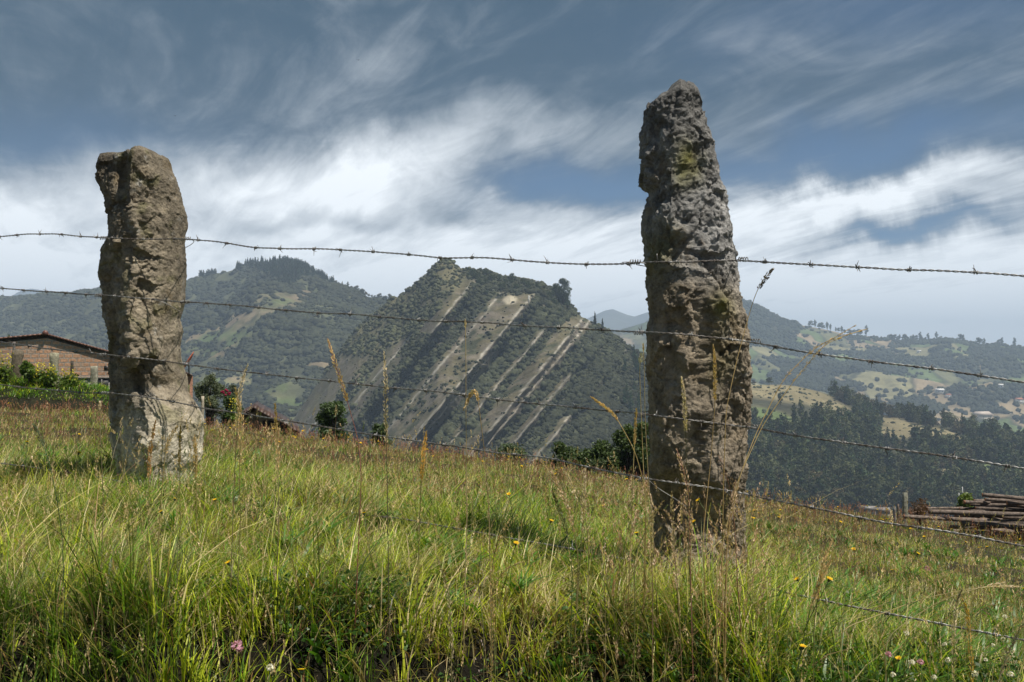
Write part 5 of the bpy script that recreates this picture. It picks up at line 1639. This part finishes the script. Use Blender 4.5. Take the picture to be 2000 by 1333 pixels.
# grass on the far left bank
r2 = np.random.default_rng(720)
n = 30000
iu = r2.integers(0, BANK.shape[0] - 1, n); iv = (BANK.shape[1] - 1) * (0.07 + .93 * r2.uniform(0, 1, n))
ij = np.minimum(iv.astype(int), BANK.shape[1] - 2); fj = (iv - ij)[:, None]
p = BANK[iu, ij] * (1 - fj) + BANK[iu, ij + 1] * fj + r2.uniform(-.05, .05, (n, 3)) * (1, 1, 0)
tb = fbm(p * 2.5, 3, 66)
c, _ = pick_col(r2, n, (4, 1.2, .5, .1, 4), p[:, 0], p[:, 1])
v, q, t_, cc = blades(p, r2.uniform(.07, .22, n) * (1 + 1.3 * np.maximum(tb, -.5)), np.full(n, .012), r2.uniform(0, 6.28, n), r2.uniform(.3, 1.6, n), r2.uniform(.1, .8, n), c, c * 1.15, L3)
link('bank_turf', mesh_np('bank_turf', v, [q, t_], M_grass, cc), kind='stuff', label='shaggy green turf hanging over the bank before the brick house', cat='grass')

# small rounded leaves of weeds in the dark foreground
r3 = np.random.default_rng(730)
n = 60000
Y = r3.uniform(1.9, 3.15, n); px = r3.uniform(-420, 2420, n); X = (px - 1000) / F * Y
k = fbm(np.stack([X * 2.2, Y * 2.2, X * 0], -1), 3, 330) > 0.02; X, Y = X[k], Y[k]
p = np.stack([X, Y, ground(X, Y) + r3.uniform(.01, .10, len(X))], -1)
v, f, c = leaves(p, 0.0075, np.array((0.05, 0.11, 0.022)), r3, 1.0, .8)
link('weed_leaves', mesh_np('weed_leaves', v, f, M_grass, c), kind='stuff', label='small clover and weed leaves low in the foreground bank', cat='weeds')

r4 = np.random.default_rng(741)
nr = 900
Y = np.exp(r4.uniform(math.log(2.6), math.log(9), nr)); px = r4.uniform(-420, 2420, nr); X = (px - 1000) / F * Y
Y = np.repeat(Y, 9) ; X = np.repeat(X, 9); m9 = len(X)
X = X + r4.normal(0, .008, m9); Y = Y + r4.normal(0, .008, m9)
cb = np.array((.075, .17, .02)) * r4.uniform(.6, 1.5, (m9, 1))
v, q, t_, c = blades(np.stack([X, Y, ground(X, Y) + .01], -1), r4.uniform(.05, .12, m9), r4.uniform(.009, .018, m9), r4.uniform(0, 6.28, m9), r4.uniform(.6, 1.6, m9), r4.uniform(0, .5, m9), cb, cb, (0, .3, .6, .85, 1))
link('broad_weeds', mesh_np('broad_weeds', v, [q, t_], M_grass, c), kind='stuff', label='broad leaved weed rosettes scattered among the grass', cat='weeds')

# seed heads -------------------------------------------------------------
def seed_head(path, rmax, n, size, col, r, taper=1.0, spread=1.0):
    """spikelets packed round the upper end of a stalk"""
    path = np.asarray(path, float)
    u = r.uniform(0, 1, n)
    seg = u * (len(path) - 1); i = np.minimum(seg.astype(int), len(path) - 2); f = (seg - i)[:, None]
    c = path[i] * (1 - f) + path[i + 1] * f
    t = path[i + 1] - path[i]; t /= np.linalg.norm(t, axis=1)[:, None] + 1e-9
    prof = np.sin(np.clip(u * .92 + .08, 0, 1)**.8 * np.pi)**.6 * rmax
    d = r.normal(size=(n, 3)); d -= (d * t).sum(1)[:, None] * t; d /= np.linalg.norm(d, axis=1)[:, None]
    rad = (prof * r.uniform(.2, 1, n)**.6)[:, None] * spread
    c = c + d * rad
    ax = t * 1.3 + d * .55; ax /= np.linalg.norm(ax, axis=1)[:, None]
    e = np.cross(ax, r.normal(size=(n, 3))); e /= np.linalg.norm(e, axis=1)[:, None]
    s = (size * r.uniform(.7, 1.3, n))[:, None]
    v = np.stack([c - ax * s, c + e * s * .32, c + ax * s * 1.15, c - e * s * .32], 1).reshape(-1, 3)
    fq = np.arange(n)[:, None] * 4 + np.array([[0, 1, 2, 3]])
    cc = np.repeat(np.array(col) * r.uniform(.65, 1.35, (n, 1)), 4, 0)
    return v, fq, cc

def stalk_field(n, y0, y1, pxr, hr, headlen, headr, col, colstem, seed, nsp=14, size=.004, dens=None, loose=1.0):
    r = np.random.default_rng(seed)
    Y = np.exp(r.uniform(math.log(y0), math.log(y1), n)); px = r.uniform(*pxr, n); X = (px - 1000) / F * Y
    k = ~in_stone(X, Y)
    if dens is not None: k &= r.uniform(size=n) < dens(X, Y)
    X, Y = X[k], Y[k]; n = len(X); Z = ground(X, Y)
    h = r.uniform(*hr, n) * (1 + .3 * fbm(np.stack([X * 1.3, Y * 1.3, X * 0], -1), 2, 340))
    V, Q, C, o = [], [], [], 0
    az = r.uniform(0, 6.28, n); bd = r.uniform(.05, .5, n)
    v, q, t_, cc = blades(np.stack([X, Y, Z], -1), h, np.maximum(.0016, Y * .0003) * np.ones(n), az, bd, r.uniform(0, .15, n), np.tile(np.array(colstem), (n, 1)) * r.uniform(.7, 1.3, (n, 1)), np.tile(np.array(colstem), (n, 1)), (0, .35, .7, 1))
    HV, HF, HC, o = [], [], [], 0
    for i in range(n):
        tt_ = np.linspace(1 - headlen / h[i] * .9, 1.0, 4)
        d = np.array((math.cos(az[i]), math.sin(az[i]), 0))
        pth = np.array([np.array((X[i], Y[i], Z[i])) + d * bd[i] * h[i] * t__**1.8 + np.array((0, 0, h[i] * t__)) for t__ in tt_])
        a, b, c = seed_head(pth, headr, nsp, max(size, Y[i] * .00055), np.array(col) * r.uniform(.75, 1.25), r, spread=loose)
        HV.append(a); HF.append(b + o); HC.append(c); o += len(a)
    hv, hf, hc = np.vstack(HV), np.vstack(HF), np.vstack(HC)
    return np.vstack([v, hv]), [np.vstack([q, hf + len(v)]), t_], np.vstack([cc, hc])

STR = (0.55, 0.41, 0.22); RED = (0.42, 0.19, 0.12); GRN = (0.16, 0.19, 0.06)
v, f, c = stalk_field(3600, 2.3, 14, (-420, 2420), (.16, .34), .05, .0045, STR, (.25, .24, .08), 801, 22, .004)
link('seed_grass', mesh_np('seed_grass', v, f, M_grass, c), kind='stuff', label='straw coloured seed heads scattered through the meadow', cat='grass')
def dens_red(X, Y):
    return np.clip(0.15 + sstep(7, 13, Y) * 1.2 + 1.3 * fbm(np.stack([X * .5, Y * .35, X * 0], -1), 3, 350), 0, 1)
v, f, c = stalk_field(13000, 4.5, 23, (-420, 2420), (.13, .25), .09, .010, RED, (.22, .11, .06), 802, 11, .004, dens_red)
link('sorrel', mesh_np('sorrel', v, f, M_grass, c), kind='stuff', label='haze of reddish brown sorrel along the meadow crest', cat='weeds')
v, f, c = stalk_field(700, 2.3, 8, (-420, 2420), (.2, .36), .04, .004, GRN, (.10, .15, .04), 803, 20, .0045)
link('green_seed_grass', mesh_np('green_seed_grass', v, f, M_grass, c), kind='stuff', label='green unripe grass ears scattered through the meadow', cat='grass')
v, f, c = stalk_field(170, 2.75, 3.5, (1170, 1500), (.2, .42), .06, .0050, (.58, .40, .27), (.34, .22, .12), 804, 34, .004)
link('dry_stalks', mesh_np('dry_stalks', v, f, M_grass, c), kind='stuff', label='thicket of dry reddish stalks round the foot of the right stone', cat='grass')
v, f, c = stalk_field(420, 2.5, 5.5, (-300, 2300), (.26, .46), .05, .0048, (.55, .42, .24), (.36, .28, .13), 805, 26, .004)
link('tall_dry_stalks', mesh_np('tall_dry_stalks', v, f, M_grass, c), kind='stuff', label='tall dry straw stems standing above the meadow grass', cat='grass')
# a collar of grass at the foot of each stone
parts = []
for (o, rx, n_, sd_) in ((S_L, .26, 1500, 1), (S_R, .24, 1600, 2)):
    r = np.random.default_rng(820 + sd_)
    a = r.uniform(0, 6.28, n_); q = r.uniform(.95, 1.8, n_)
    X = o.location.x + rx * q * np.cos(a); Y = o.location.y + .2 * q * np.sin(a) * np.where(np.sin(a) < 0, 1.35, 1)
    c, _ = pick_col(r, n_, (3, 2.5, 2.2, .9, 1.5), X, Y)
    parts.append(blades(np.stack([X, Y, ground(X, Y) - .01], -1), r.uniform(.05, .18, n_), r.uniform(.0025, .005, n_), r.uniform(0, 6.28, n_), r.uniform(.1, .8, n_), r.uniform(0, .4, n_), c, c * 1.1 + .03))
V, Fc, Cc = join(parts)
link('stone_foot_grass', mesh_np('stone_foot_grass', V, Fc, M_grass, Cc), kind='stuff', label='longer grass gathered round the feet of the two stones', cat='grass')

# hero stalks, each a plant of its own: (label, points from the root to the tip in photo pixels, share of head, head radius px, colours, Y, kind)
GOLD = (.60, .42, .20); PALE = (.62, .50, .33); PINK = (.42, .27, .22); DARK = (.10, .075, .06)
HERO = [
    ('tall golden grass ear leaning left on a reddish stem in front of the slab mountain', [(706, 930), (700, 860), (680, 790), (662, 730), (652, 705), (640, 662)], .22, 5.5, GOLD, (.30, .12, .09), 2.9, 'ear'),
    ('upright straw ear standing left of the middle, over the third wire', [(756, 920), (754, 850), (753, 790), (755, 757), (752, 725), (750, 688)], .32, 5.5, PALE, (.12, .11, .06), 2.9, 'ear'),
    ('straw ear leaning right above the fourth wire, beside the left stone', [(458, 930), (462, 850), (467, 790), (468, 757), (476, 735), (484, 712)], .28, 5.5, PALE, (.20, .17, .08), 3.0, 'ear'),
    ('golden ear leaning left, crossing the fourth wire below the rose bush', [(470, 1010), (467, 930), (470, 860), (473, 820), (466, 790), (459, 757)], .30, 5.5, GOLD, (.25, .22, .08), 2.9, 'ear'),
    ('small golden ear upright in front of the ruined hut', [(545, 1000), (543, 930), (542, 880), (541, 850), (539, 820), (537, 788)], .34, 4.5, GOLD, (.30, .25, .12), 3.0, 'ear'),
    ('golden ear on a straight stem in front of the middle of the right stone', [(1372, 1060), (1380, 980), (1388, 900), (1396, 800), (1397, 716), (1393, 674)], .18, 4.0, GOLD, (.48, .34, .15), 2.9, 'ear'),
    ('pale fluffy ear in front of the right stone below the third wire', [(1345, 1080), (1343, 980), (1340, 880), (1338, 800), (1337, 780), (1331, 737)], .2, 5.5, PALE, (.14, .13, .06), 2.9, 'ear'),
    ('thick beige plume low in front of the right stone', [(1350, 1180), (1348, 1080), (1346, 1000), (1344, 950), (1334, 915), (1321, 876)], .32, 9, (.60, .42, .29), (.36, .18, .13), 2.8, 'ear'),
    ('beige plume right of the thick one, at the lower right of the stone', [(1415, 1180), (1420, 1080), (1424, 1010), (1426, 998), (1432, 968), (1437, 938)], .3, 8, (.58, .42, .30), (.34, .2, .12), 2.8, 'ear'),
    ('tall dark drooping plume against the sky just right of the right stone', [(1410, 1120), (1413, 950), (1418, 800), (1440, 700), (1470, 590), (1485, 552), (1512, 524)], .07, 5.5, DARK, (.55, .40, .18), 2.8, 'droop'),
    ('upper of two long feathery plumes bending right over the second wire', [(1420, 1050), (1445, 930), (1475, 850), (1530, 740), (1590, 680), (1640, 655), (1672, 635)], .26, 4.0, (.60, .42, .26), (.62, .46, .22), 2.8, 'sparse'),
    ('long feathery plume bending right over the second wire, lower one', [(1400, 1110), (1440, 940), (1490, 830), (1550, 745), (1610, 672), (1650, 655), (1694, 643)], .24, 3.5, (.62, .46, .30), (.62, .48, .24), 2.8, 'sparse'),
    ('open reddish panicle in front of the lower right stone', [(1440, 1130), (1436, 1040), (1428, 960), (1420, 935), (1412, 912), (1404, 890)], .3, 17, PINK, (.30, .16, .10), 2.8, 'loose'),
    ('long bare straw stem rising upright left of the middle of the mountain', [(912, 1010), (911, 900), (910, 800), (910, 700), (909, 625)], .03, 1.5, PALE, (.45, .36, .20), 2.9, 'ear'),
    ('drooping golden ear hanging from a bent stem left of the middle', [(955, 1000), (948, 900), (940, 830), (931, 760), (924, 757), (916, 778), (905, 803)], .16, 4.0, GOLD, (.36, .27, .14), 2.9, 'ear'),
    ('small golden ear over the fourth wire in the middle of the meadow', [(820, 1010), (822, 950), (826, 905), (827, 880), (833, 842)], .24, 5.0, (.62, .36, .08), (.25, .22, .08), 2.9, 'ear'),
    ('small golden ear tilted left on a thin stem before the dark mountain flank', [(1262, 960), (1240, 880), (1215, 835), (1196, 803), (1180, 795), (1154, 775)], .16, 3.2, GOLD, (.50, .38, .16), 3.0, 'ear'),
    ('thin upright ear touching the left side of the right stone at the third wire', [(1232, 1040), (1236, 940), (1239, 870), (1241, 830), (1243, 799)], .18, 3.2, GOLD, (.42, .33, .14), 3.0, 'ear'),
    ('hooked pale flower head on a dry stem left of the right stone', [(1262, 1010), (1256, 900), (1252, 800), (1249, 720), (1250, 700), (1254, 690)], .05, 5, (.65, .58, .45), (.45, .36, .16), 3.0, 'ear'),
    ('dry straight stem right beside the left edge of the right stone', [(1275, 1040), (1266, 930), (1260, 820), (1258, 700), (1256, 672)], .03, 1.5, PALE, (.42, .34, .18), 3.0, 'ear'),
    ('brown ear standing before the left foot of the right stone', [(1275, 1150), (1272, 1080), (1273, 1020), (1275, 1000), (1270, 966)], .3, 5, PALE, (.3, .2, .12), 2.8, 'ear'),
    ('straw ear in the right meadow leaning right, upper one of two', [(1590, 1220), (1598, 1160), (1606, 1105), (1610, 1088), (1625, 1056)], .25, 4.5, GOLD, (.25, .24, .08), 2.6, 'ear'),
    ('straw ear in the right meadow leaning right, lower thicker one of two', [(1560, 1290), (1580, 1200), (1596, 1150), (1606, 1125), (1624, 1092)], .22, 5.5, GOLD, (.14, .19, .06), 2.6, 'ear'),
    ('pale ear leaning right among the clover at the right', [(1862, 1300), (1864, 1240), (1865, 1190), (1868, 1172), (1880, 1150)], .3, 5, PALE, (.24, .24, .08), 2.5, 'ear'),
    ('yellowish bent ear at the right near the lowest wire', [(1898, 1300), (1893, 1240), (1892, 1200), (1888, 1185), (1880, 1170)], .3, 5, (.62, .40, .10), (.22, .25, .08), 2.5, 'ear'),
    ('long arching straw stem with a thin ear at the right, upper one', [(1640, 1230), (1720, 1200), (1800, 1170), (1870, 1155), (1930, 1146), (1990, 1146)], .12, 3.2, PALE, (.50, .42, .20), 2.7, 'ear'),
    ('second long arching straw stem right beneath the first one', [(1730, 1245), (1800, 1195), (1850, 1168), (1900, 1152), (1960, 1138)], .1, 2.5, PALE, (.50, .44, .22), 2.7, 'ear'),
    ('thick dark green ear on a blue green stem at the left of the meadow', [(122, 1050), (112, 980), (98, 910), (85, 868), (78, 852), (65, 828)], .14, 6, (.10, .11, .05), (.07, .13, .05), 2.9, 'ear'),
    ('upright dry stem left of the left stone', [(202, 985), (199, 920), (196, 850), (195, 785)], .04, 2, PALE, (.22, .18, .10), 3.1, 'ear'),
    ('golden ear leaning right in front of the foot of the left stone', [(312, 1000), (318, 940), (322, 890), (328, 860), (346, 833)], .2, 5, GOLD, (.28, .22, .08), 3.2, 'ear'),
    ('orange ear standing left in front of the pale foot of the left stone', [(290, 1010), (291, 940), (292, 895), (296, 860), (304, 822)], .36, 4.5, (.55, .30, .12), (.25, .22, .08), 3.2, 'ear'),
    ('dark thin ear in front of the pale foot of the left stone', [(352, 1010), (351, 930), (350, 880), (353, 832)], .25, 3.2, (.30, .22, .08), (.16, .15, .05), 3.2, 'ear'),
    ('golden ear before the right edge of the left stone foot', [(384, 1010), (383, 950), (381, 900), (382, 880), (380, 850)], .3, 4.5, GOLD, (.26, .22, .08), 3.2, 'ear'),
    ('straw ear rising from the lower middle right of the meadow', [(1130, 1140), (1136, 1050), (1140, 1000), (1142, 960), (1143, 915)], .35, 5, PALE, (.28, .25, .12), 2.9, 'ear'),
    ('feathery beige plume leaning left in the middle right of the meadow, larger one', [(1150, 1110), (1148, 1040), (1142, 1000), (1125, 960), (1104, 922)], .45, 10, (.60, .47, .30), (.30, .26, .12), 2.9, 'ear'),
    ('feathery beige plume leaning left in the middle right of the meadow, smaller one', [(1130, 1090), (1115, 1010), (1105, 980), (1088, 940), (1066, 910)], .45, 6, (.58, .40, .26), (.30, .24, .12), 3.0, 'ear'),
    ('dark green ear leaning left near the middle of the meadow', [(1118, 1110), (1108, 1040), (1098, 1008), (1090, 990), (1080, 962)], .28, 5, (.13, .14, .05), (.12, .16, .05), 2.9, 'ear'),
    ('purplish open panicle low in the middle of the meadow', [(945, 1230), (938, 1170), (932, 1140), (935, 1110), (940, 1085)], .4, 22, (.42, .33, .30), (.16, .16, .08), 2.5, 'loose'),
    ('beige ear leaning left low in the left middle of the meadow', [(880, 1200), (874, 1145), (868, 1130), (860, 1105), (851, 1083)], .45, 6, PALE, (.22, .20, .08), 2.6, 'ear'),
    ('orange ear leaning right in the middle of the meadow', [(960, 1110), (968, 1070), (975, 1048), (984, 1030), (998, 1012)], .5, 5, GOLD, (.20, .22, .07), 2.8, 'ear'),
    ('straw ear lying nearly level in the middle of the meadow', [(960, 1150), (985, 1112), (1005, 1102), (1020, 1098)], .45, 5, GOLD, (.22, .22, .08), 2.7, 'ear'),
    ('pale pink plume low in front of the left edge of the right stone', [(1182, 1180), (1180, 1120), (1178, 1090), (1182, 1060)], .5, 11, (.58, .44, .34), (.28, .22, .10), 2.8, 'loose'),
    ('slender beige ear left of the plumes, beside the right stone foot', [(1240, 1140), (1238, 1090), (1262, 1035), (1275, 1005), (1288, 990)], .1, 4, PALE, (.2, .2, .08), 2.8, 'ear'),
    ('beige ear before the right stone, between its wires and the ground', [(1325, 1170), (1318, 1090), (1316, 1040), (1312, 1000), (1312, 960)], .4, 6, (.58, .45, .30), (.30, .22, .12), 2.8, 'ear'),
    ('thick straw stem rising at the bottom right corner', [(1930, 1400), (1950, 1330), (1975, 1260), (2000, 1215), (2030, 1180)], .2, 4, PALE, (.52, .45, .26), 2.2, 'ear'),
]
for k, (lab, pix, share, hr_, hc_, sc_, Yh, kind) in enumerate(HERO):
    r = np.random.default_rng(900 + k)
    rootpx = pix[0][0]
    # the root stands on the ground below the first point
    p0 = P(rootpx, pix[0][1], Yh); gz = float(ground(np.array([p0[0]]), np.array([Yh]))[0])
    pts = [np.array((p0[0] + r.uniform(-.02, .02), Yh, min(gz, p0[2] - .02)))] + [P(x, y, Yh + 0.02 * math.sin(i * 1.3 + k)) for i, (x, y) in enumerate(pix)]
    pth, tt = spline(pts, 0.008)
    # Catmull like smoothing of the corners
    for _ in range(6): pth[1:-1] = (pth[:-2] + 2 * pth[1:-1] + pth[2:]) / 4
    t = thing('tall_grass_stalk', lab, 'grass stalk', pth[0], 'tall seeding grass stalks')
    org = pth[0]
    n_h = max(4, int(len(pth) * share))
    m = MB(); m.tube(pth - org, np.linspace(.0017, .0009, len(pth)), 5, sc_); m.build('stem', M_grass, t, True)
    hp = pth[-n_h:] - org
    R = hr_ / F * Yh
    L = np.linalg.norm(np.diff(hp, axis=0), axis=1).sum()
    ns = int(np.clip(L / 0.0006, 25, 240))
    if kind == 'loose': ns = 150
    if kind == 'sparse': ns = 70
    v, f, c = seed_head(hp, R, ns, .0042 if kind != 'loose' else .0030, hc_, r, spread=1.0)
    link('seed_head', mesh_np('seed_head', v, f, M_grass, c), t)
    if hr_ > 2 and kind != 'sparse':
        v, q, t_, c = blades(np.array([pth[int(len(pth) * .06)] - org, pth[int(len(pth) * .12)] - org]), np.array([.16, .12]), np.array([.004, .0035]), r.uniform(0, 6.28, 2), np.array([.7, .9]), np.array([.2, .4]), np.tile(np.array(sc_), (2, 1)), np.tile(np.array(sc_) * 1.1, (2, 1)))
        link('leaf_blade', mesh_np('leaf_blade', v, [q, t_], M_grass, c), t)


# ------------------------------------------------------------------ flowers
def flower_proto(kind):
    r = np.random.default_rng(77)
    if kind == 'yellow':
        lab = 'small yellow hawkbit flower on a thin stem in the meadow grass'
        t = thing('yellow_flower', lab, 'flower', (0, 0, 0), 'yellow flowers of the meadow')
        m = MB(); m.tube([(0, 0, -.2), (.003, 0, -.1), (0, 0, 0)], .0011, 5, (.12, .16, .05)); m.build('stem', M_grass, t)
        m = MB(); n = 26
        for j in range(n):
            a = 2.399 * j; ring = .4 + .6 * (j / n); L = .0125 * ring
            u = np.array((math.cos(a), math.sin(a), .35 + .5 * (1 - ring))); s = np.array((-math.sin(a), math.cos(a), 0)) * .0022
            m.add([np.zeros(3), u * L * .7 + s, u * L, u * L * .7 - s], np.array([(0, 1, 2, 3)]), (.78, .56, .02) if j > 8 else (.72, .42, .015))
        m.build('petals', M_petal, t)
        m = MB(); m.tube([(0, 0, -.009), (0, 0, -.005), (0, 0, .001)], [.0015, .0042, .0048], 8, (.07, .11, .04)); m.build('calyx', M_grass, t)
    else:
        colr = {'white': (.72, .68, .62), 'pink': (.58, .32, .42)}[kind]
        t = thing(kind + '_clover', kind + ' clover head low in the grass', 'flower', (0, 0, 0), kind + ' clover heads')
        m = MB(); m.tube([(0, 0, -.10), (.002, 0, -.05), (0, 0, 0)], .001, 5, (.10, .15, .05)); m.build('stem', M_grass, t)
        v, f, c = leaves(crown_points(70, [(0, 0, .003, .0085, .0085, .007)], r, .7), .0036, np.array(colr), r); link('petals', mesh_np('petals', v, f, M_petal, c), t)
    return t
protoY = flower_proto('yellow'); protoW = flower_proto('white'); protoP = flower_proto('pink')
YF = [(315, 1000, 2.9), (342, 975, 3.3), (994, 966, 3.2), (711, 1003, 3.0), (1364, 978, 2.9), (1355, 1020, 2.9), (1244, 1042, 2.9), (446, 1100, 2.6), (589, 1310, 2.1), (1557, 1132, 2.7), (1755, 1287, 2.3), (1793, 1082, 3.4), (1077, 1018, 3.2), (1180, 988, 3.6), (53, 864, 5), (155, 849, 7), (1620, 1132, 2.7), (1008, 1062, 2.8), (420, 977, 3.6), (1568, 1264, 2.3), (1471, 1013, 4), (1642, 1020, 5)]
used = [False, False, False]
def put_flower(pr, idx, p, sc, label=None, rx=None):
    if not used[idx]: o = pr; used[idx] = True
    else: o = copy_tree(pr)
    o.location = p; o.scale = (sc, sc, sc)
    o.rotation_euler = (random.uniform(-.5, .5), random.uniform(-.5, .5), random.uniform(0, 6.28))
    return o
for (px, row, Yh) in YF: put_flower(protoY, 0, P(px, row, Yh), random.uniform(.75, .95))
cnt = 0
while cnt < 235:
    Y = random.uniform(9, 20.5) if random.random() < .6 else math.exp(random.uniform(math.log(4.5), math.log(12))); px = random.uniform(-60, 2060); X = (px - 1000) / F * Y
    dn = 0.35 + 1.3 * float(fbm(np.array([[X * .35, Y * .3, 0]]), 2, 360)[0]) + (.35 if Y > 12 else 0)
    if random.random() > dn or in_stone(np.array([X]), np.array([Y]))[0]: continue
    z = float(ground(np.array([X]), np.array([Y]))[0])
    put_flower(protoY, 0, (X, Y, z + random.uniform(.13, .24)), random.uniform(.8, 1.2) * (1 + .035 * Y)); cnt += 1
for (px, row, Yh) in [(1940, 1262, 2.7), (1845, 1260, 2.7), (1780, 1296, 2.5), (1962, 1206, 3.0), (1960, 1250, 2.7), (1852, 1292, 2.5), (1905, 1318, 2.4), (1770, 1238, 2.8), (1975, 1320, 2.4), (1825, 1325, 2.4), (1745, 1320, 2.4), (527, 1307, 2.0), (1925, 1290, 2.5)]:
    put_flower(protoW, 1, P(px, row, Yh), random.uniform(.55, .9))
protoP['label'] = 'pink clover head low in the grass'
for (px, row, Yh, lb) in [(462, 1266, 2.0, 'large pale pink clover head in the dark bottom left grass'), (1798, 1296, 2.5, 'pink clover head among white clover at the bottom right'), (1811, 1112, 3.3, 'small pink clover in the right meadow above the lowest wire'), (1735, 1280, 2.5, 'small pink clover at the bottom right left of the white clover')]:
    o = put_flower(protoP, 2, P(px, row, Yh), 1.35 if px < 500 else .9); o['label'] = lb


# ------------------------------------------------------------------ air
def haze():
    m, T, out = new_mat('haze_air')
    vol = T.node('ShaderNodeVolumePrincipled')
    vol.inputs['Color'].default_value = (0.60, 0.76, 1.0, 1)
    vol.inputs['Density'].default_value = 2.0e-4
    vol.inputs['Anisotropy'].default_value = 0.0
    T.l.new(vol.outputs[0], out.inputs['Volume'])
    mb = MB(); mb.box((-9000, -2500, CAM_Z - 330), (9000, 9500, CAM_Z + 455))
    mb.build('haze', m, kind='stuff', label='thin blue haze filling the valley air', cat='haze')
haze()
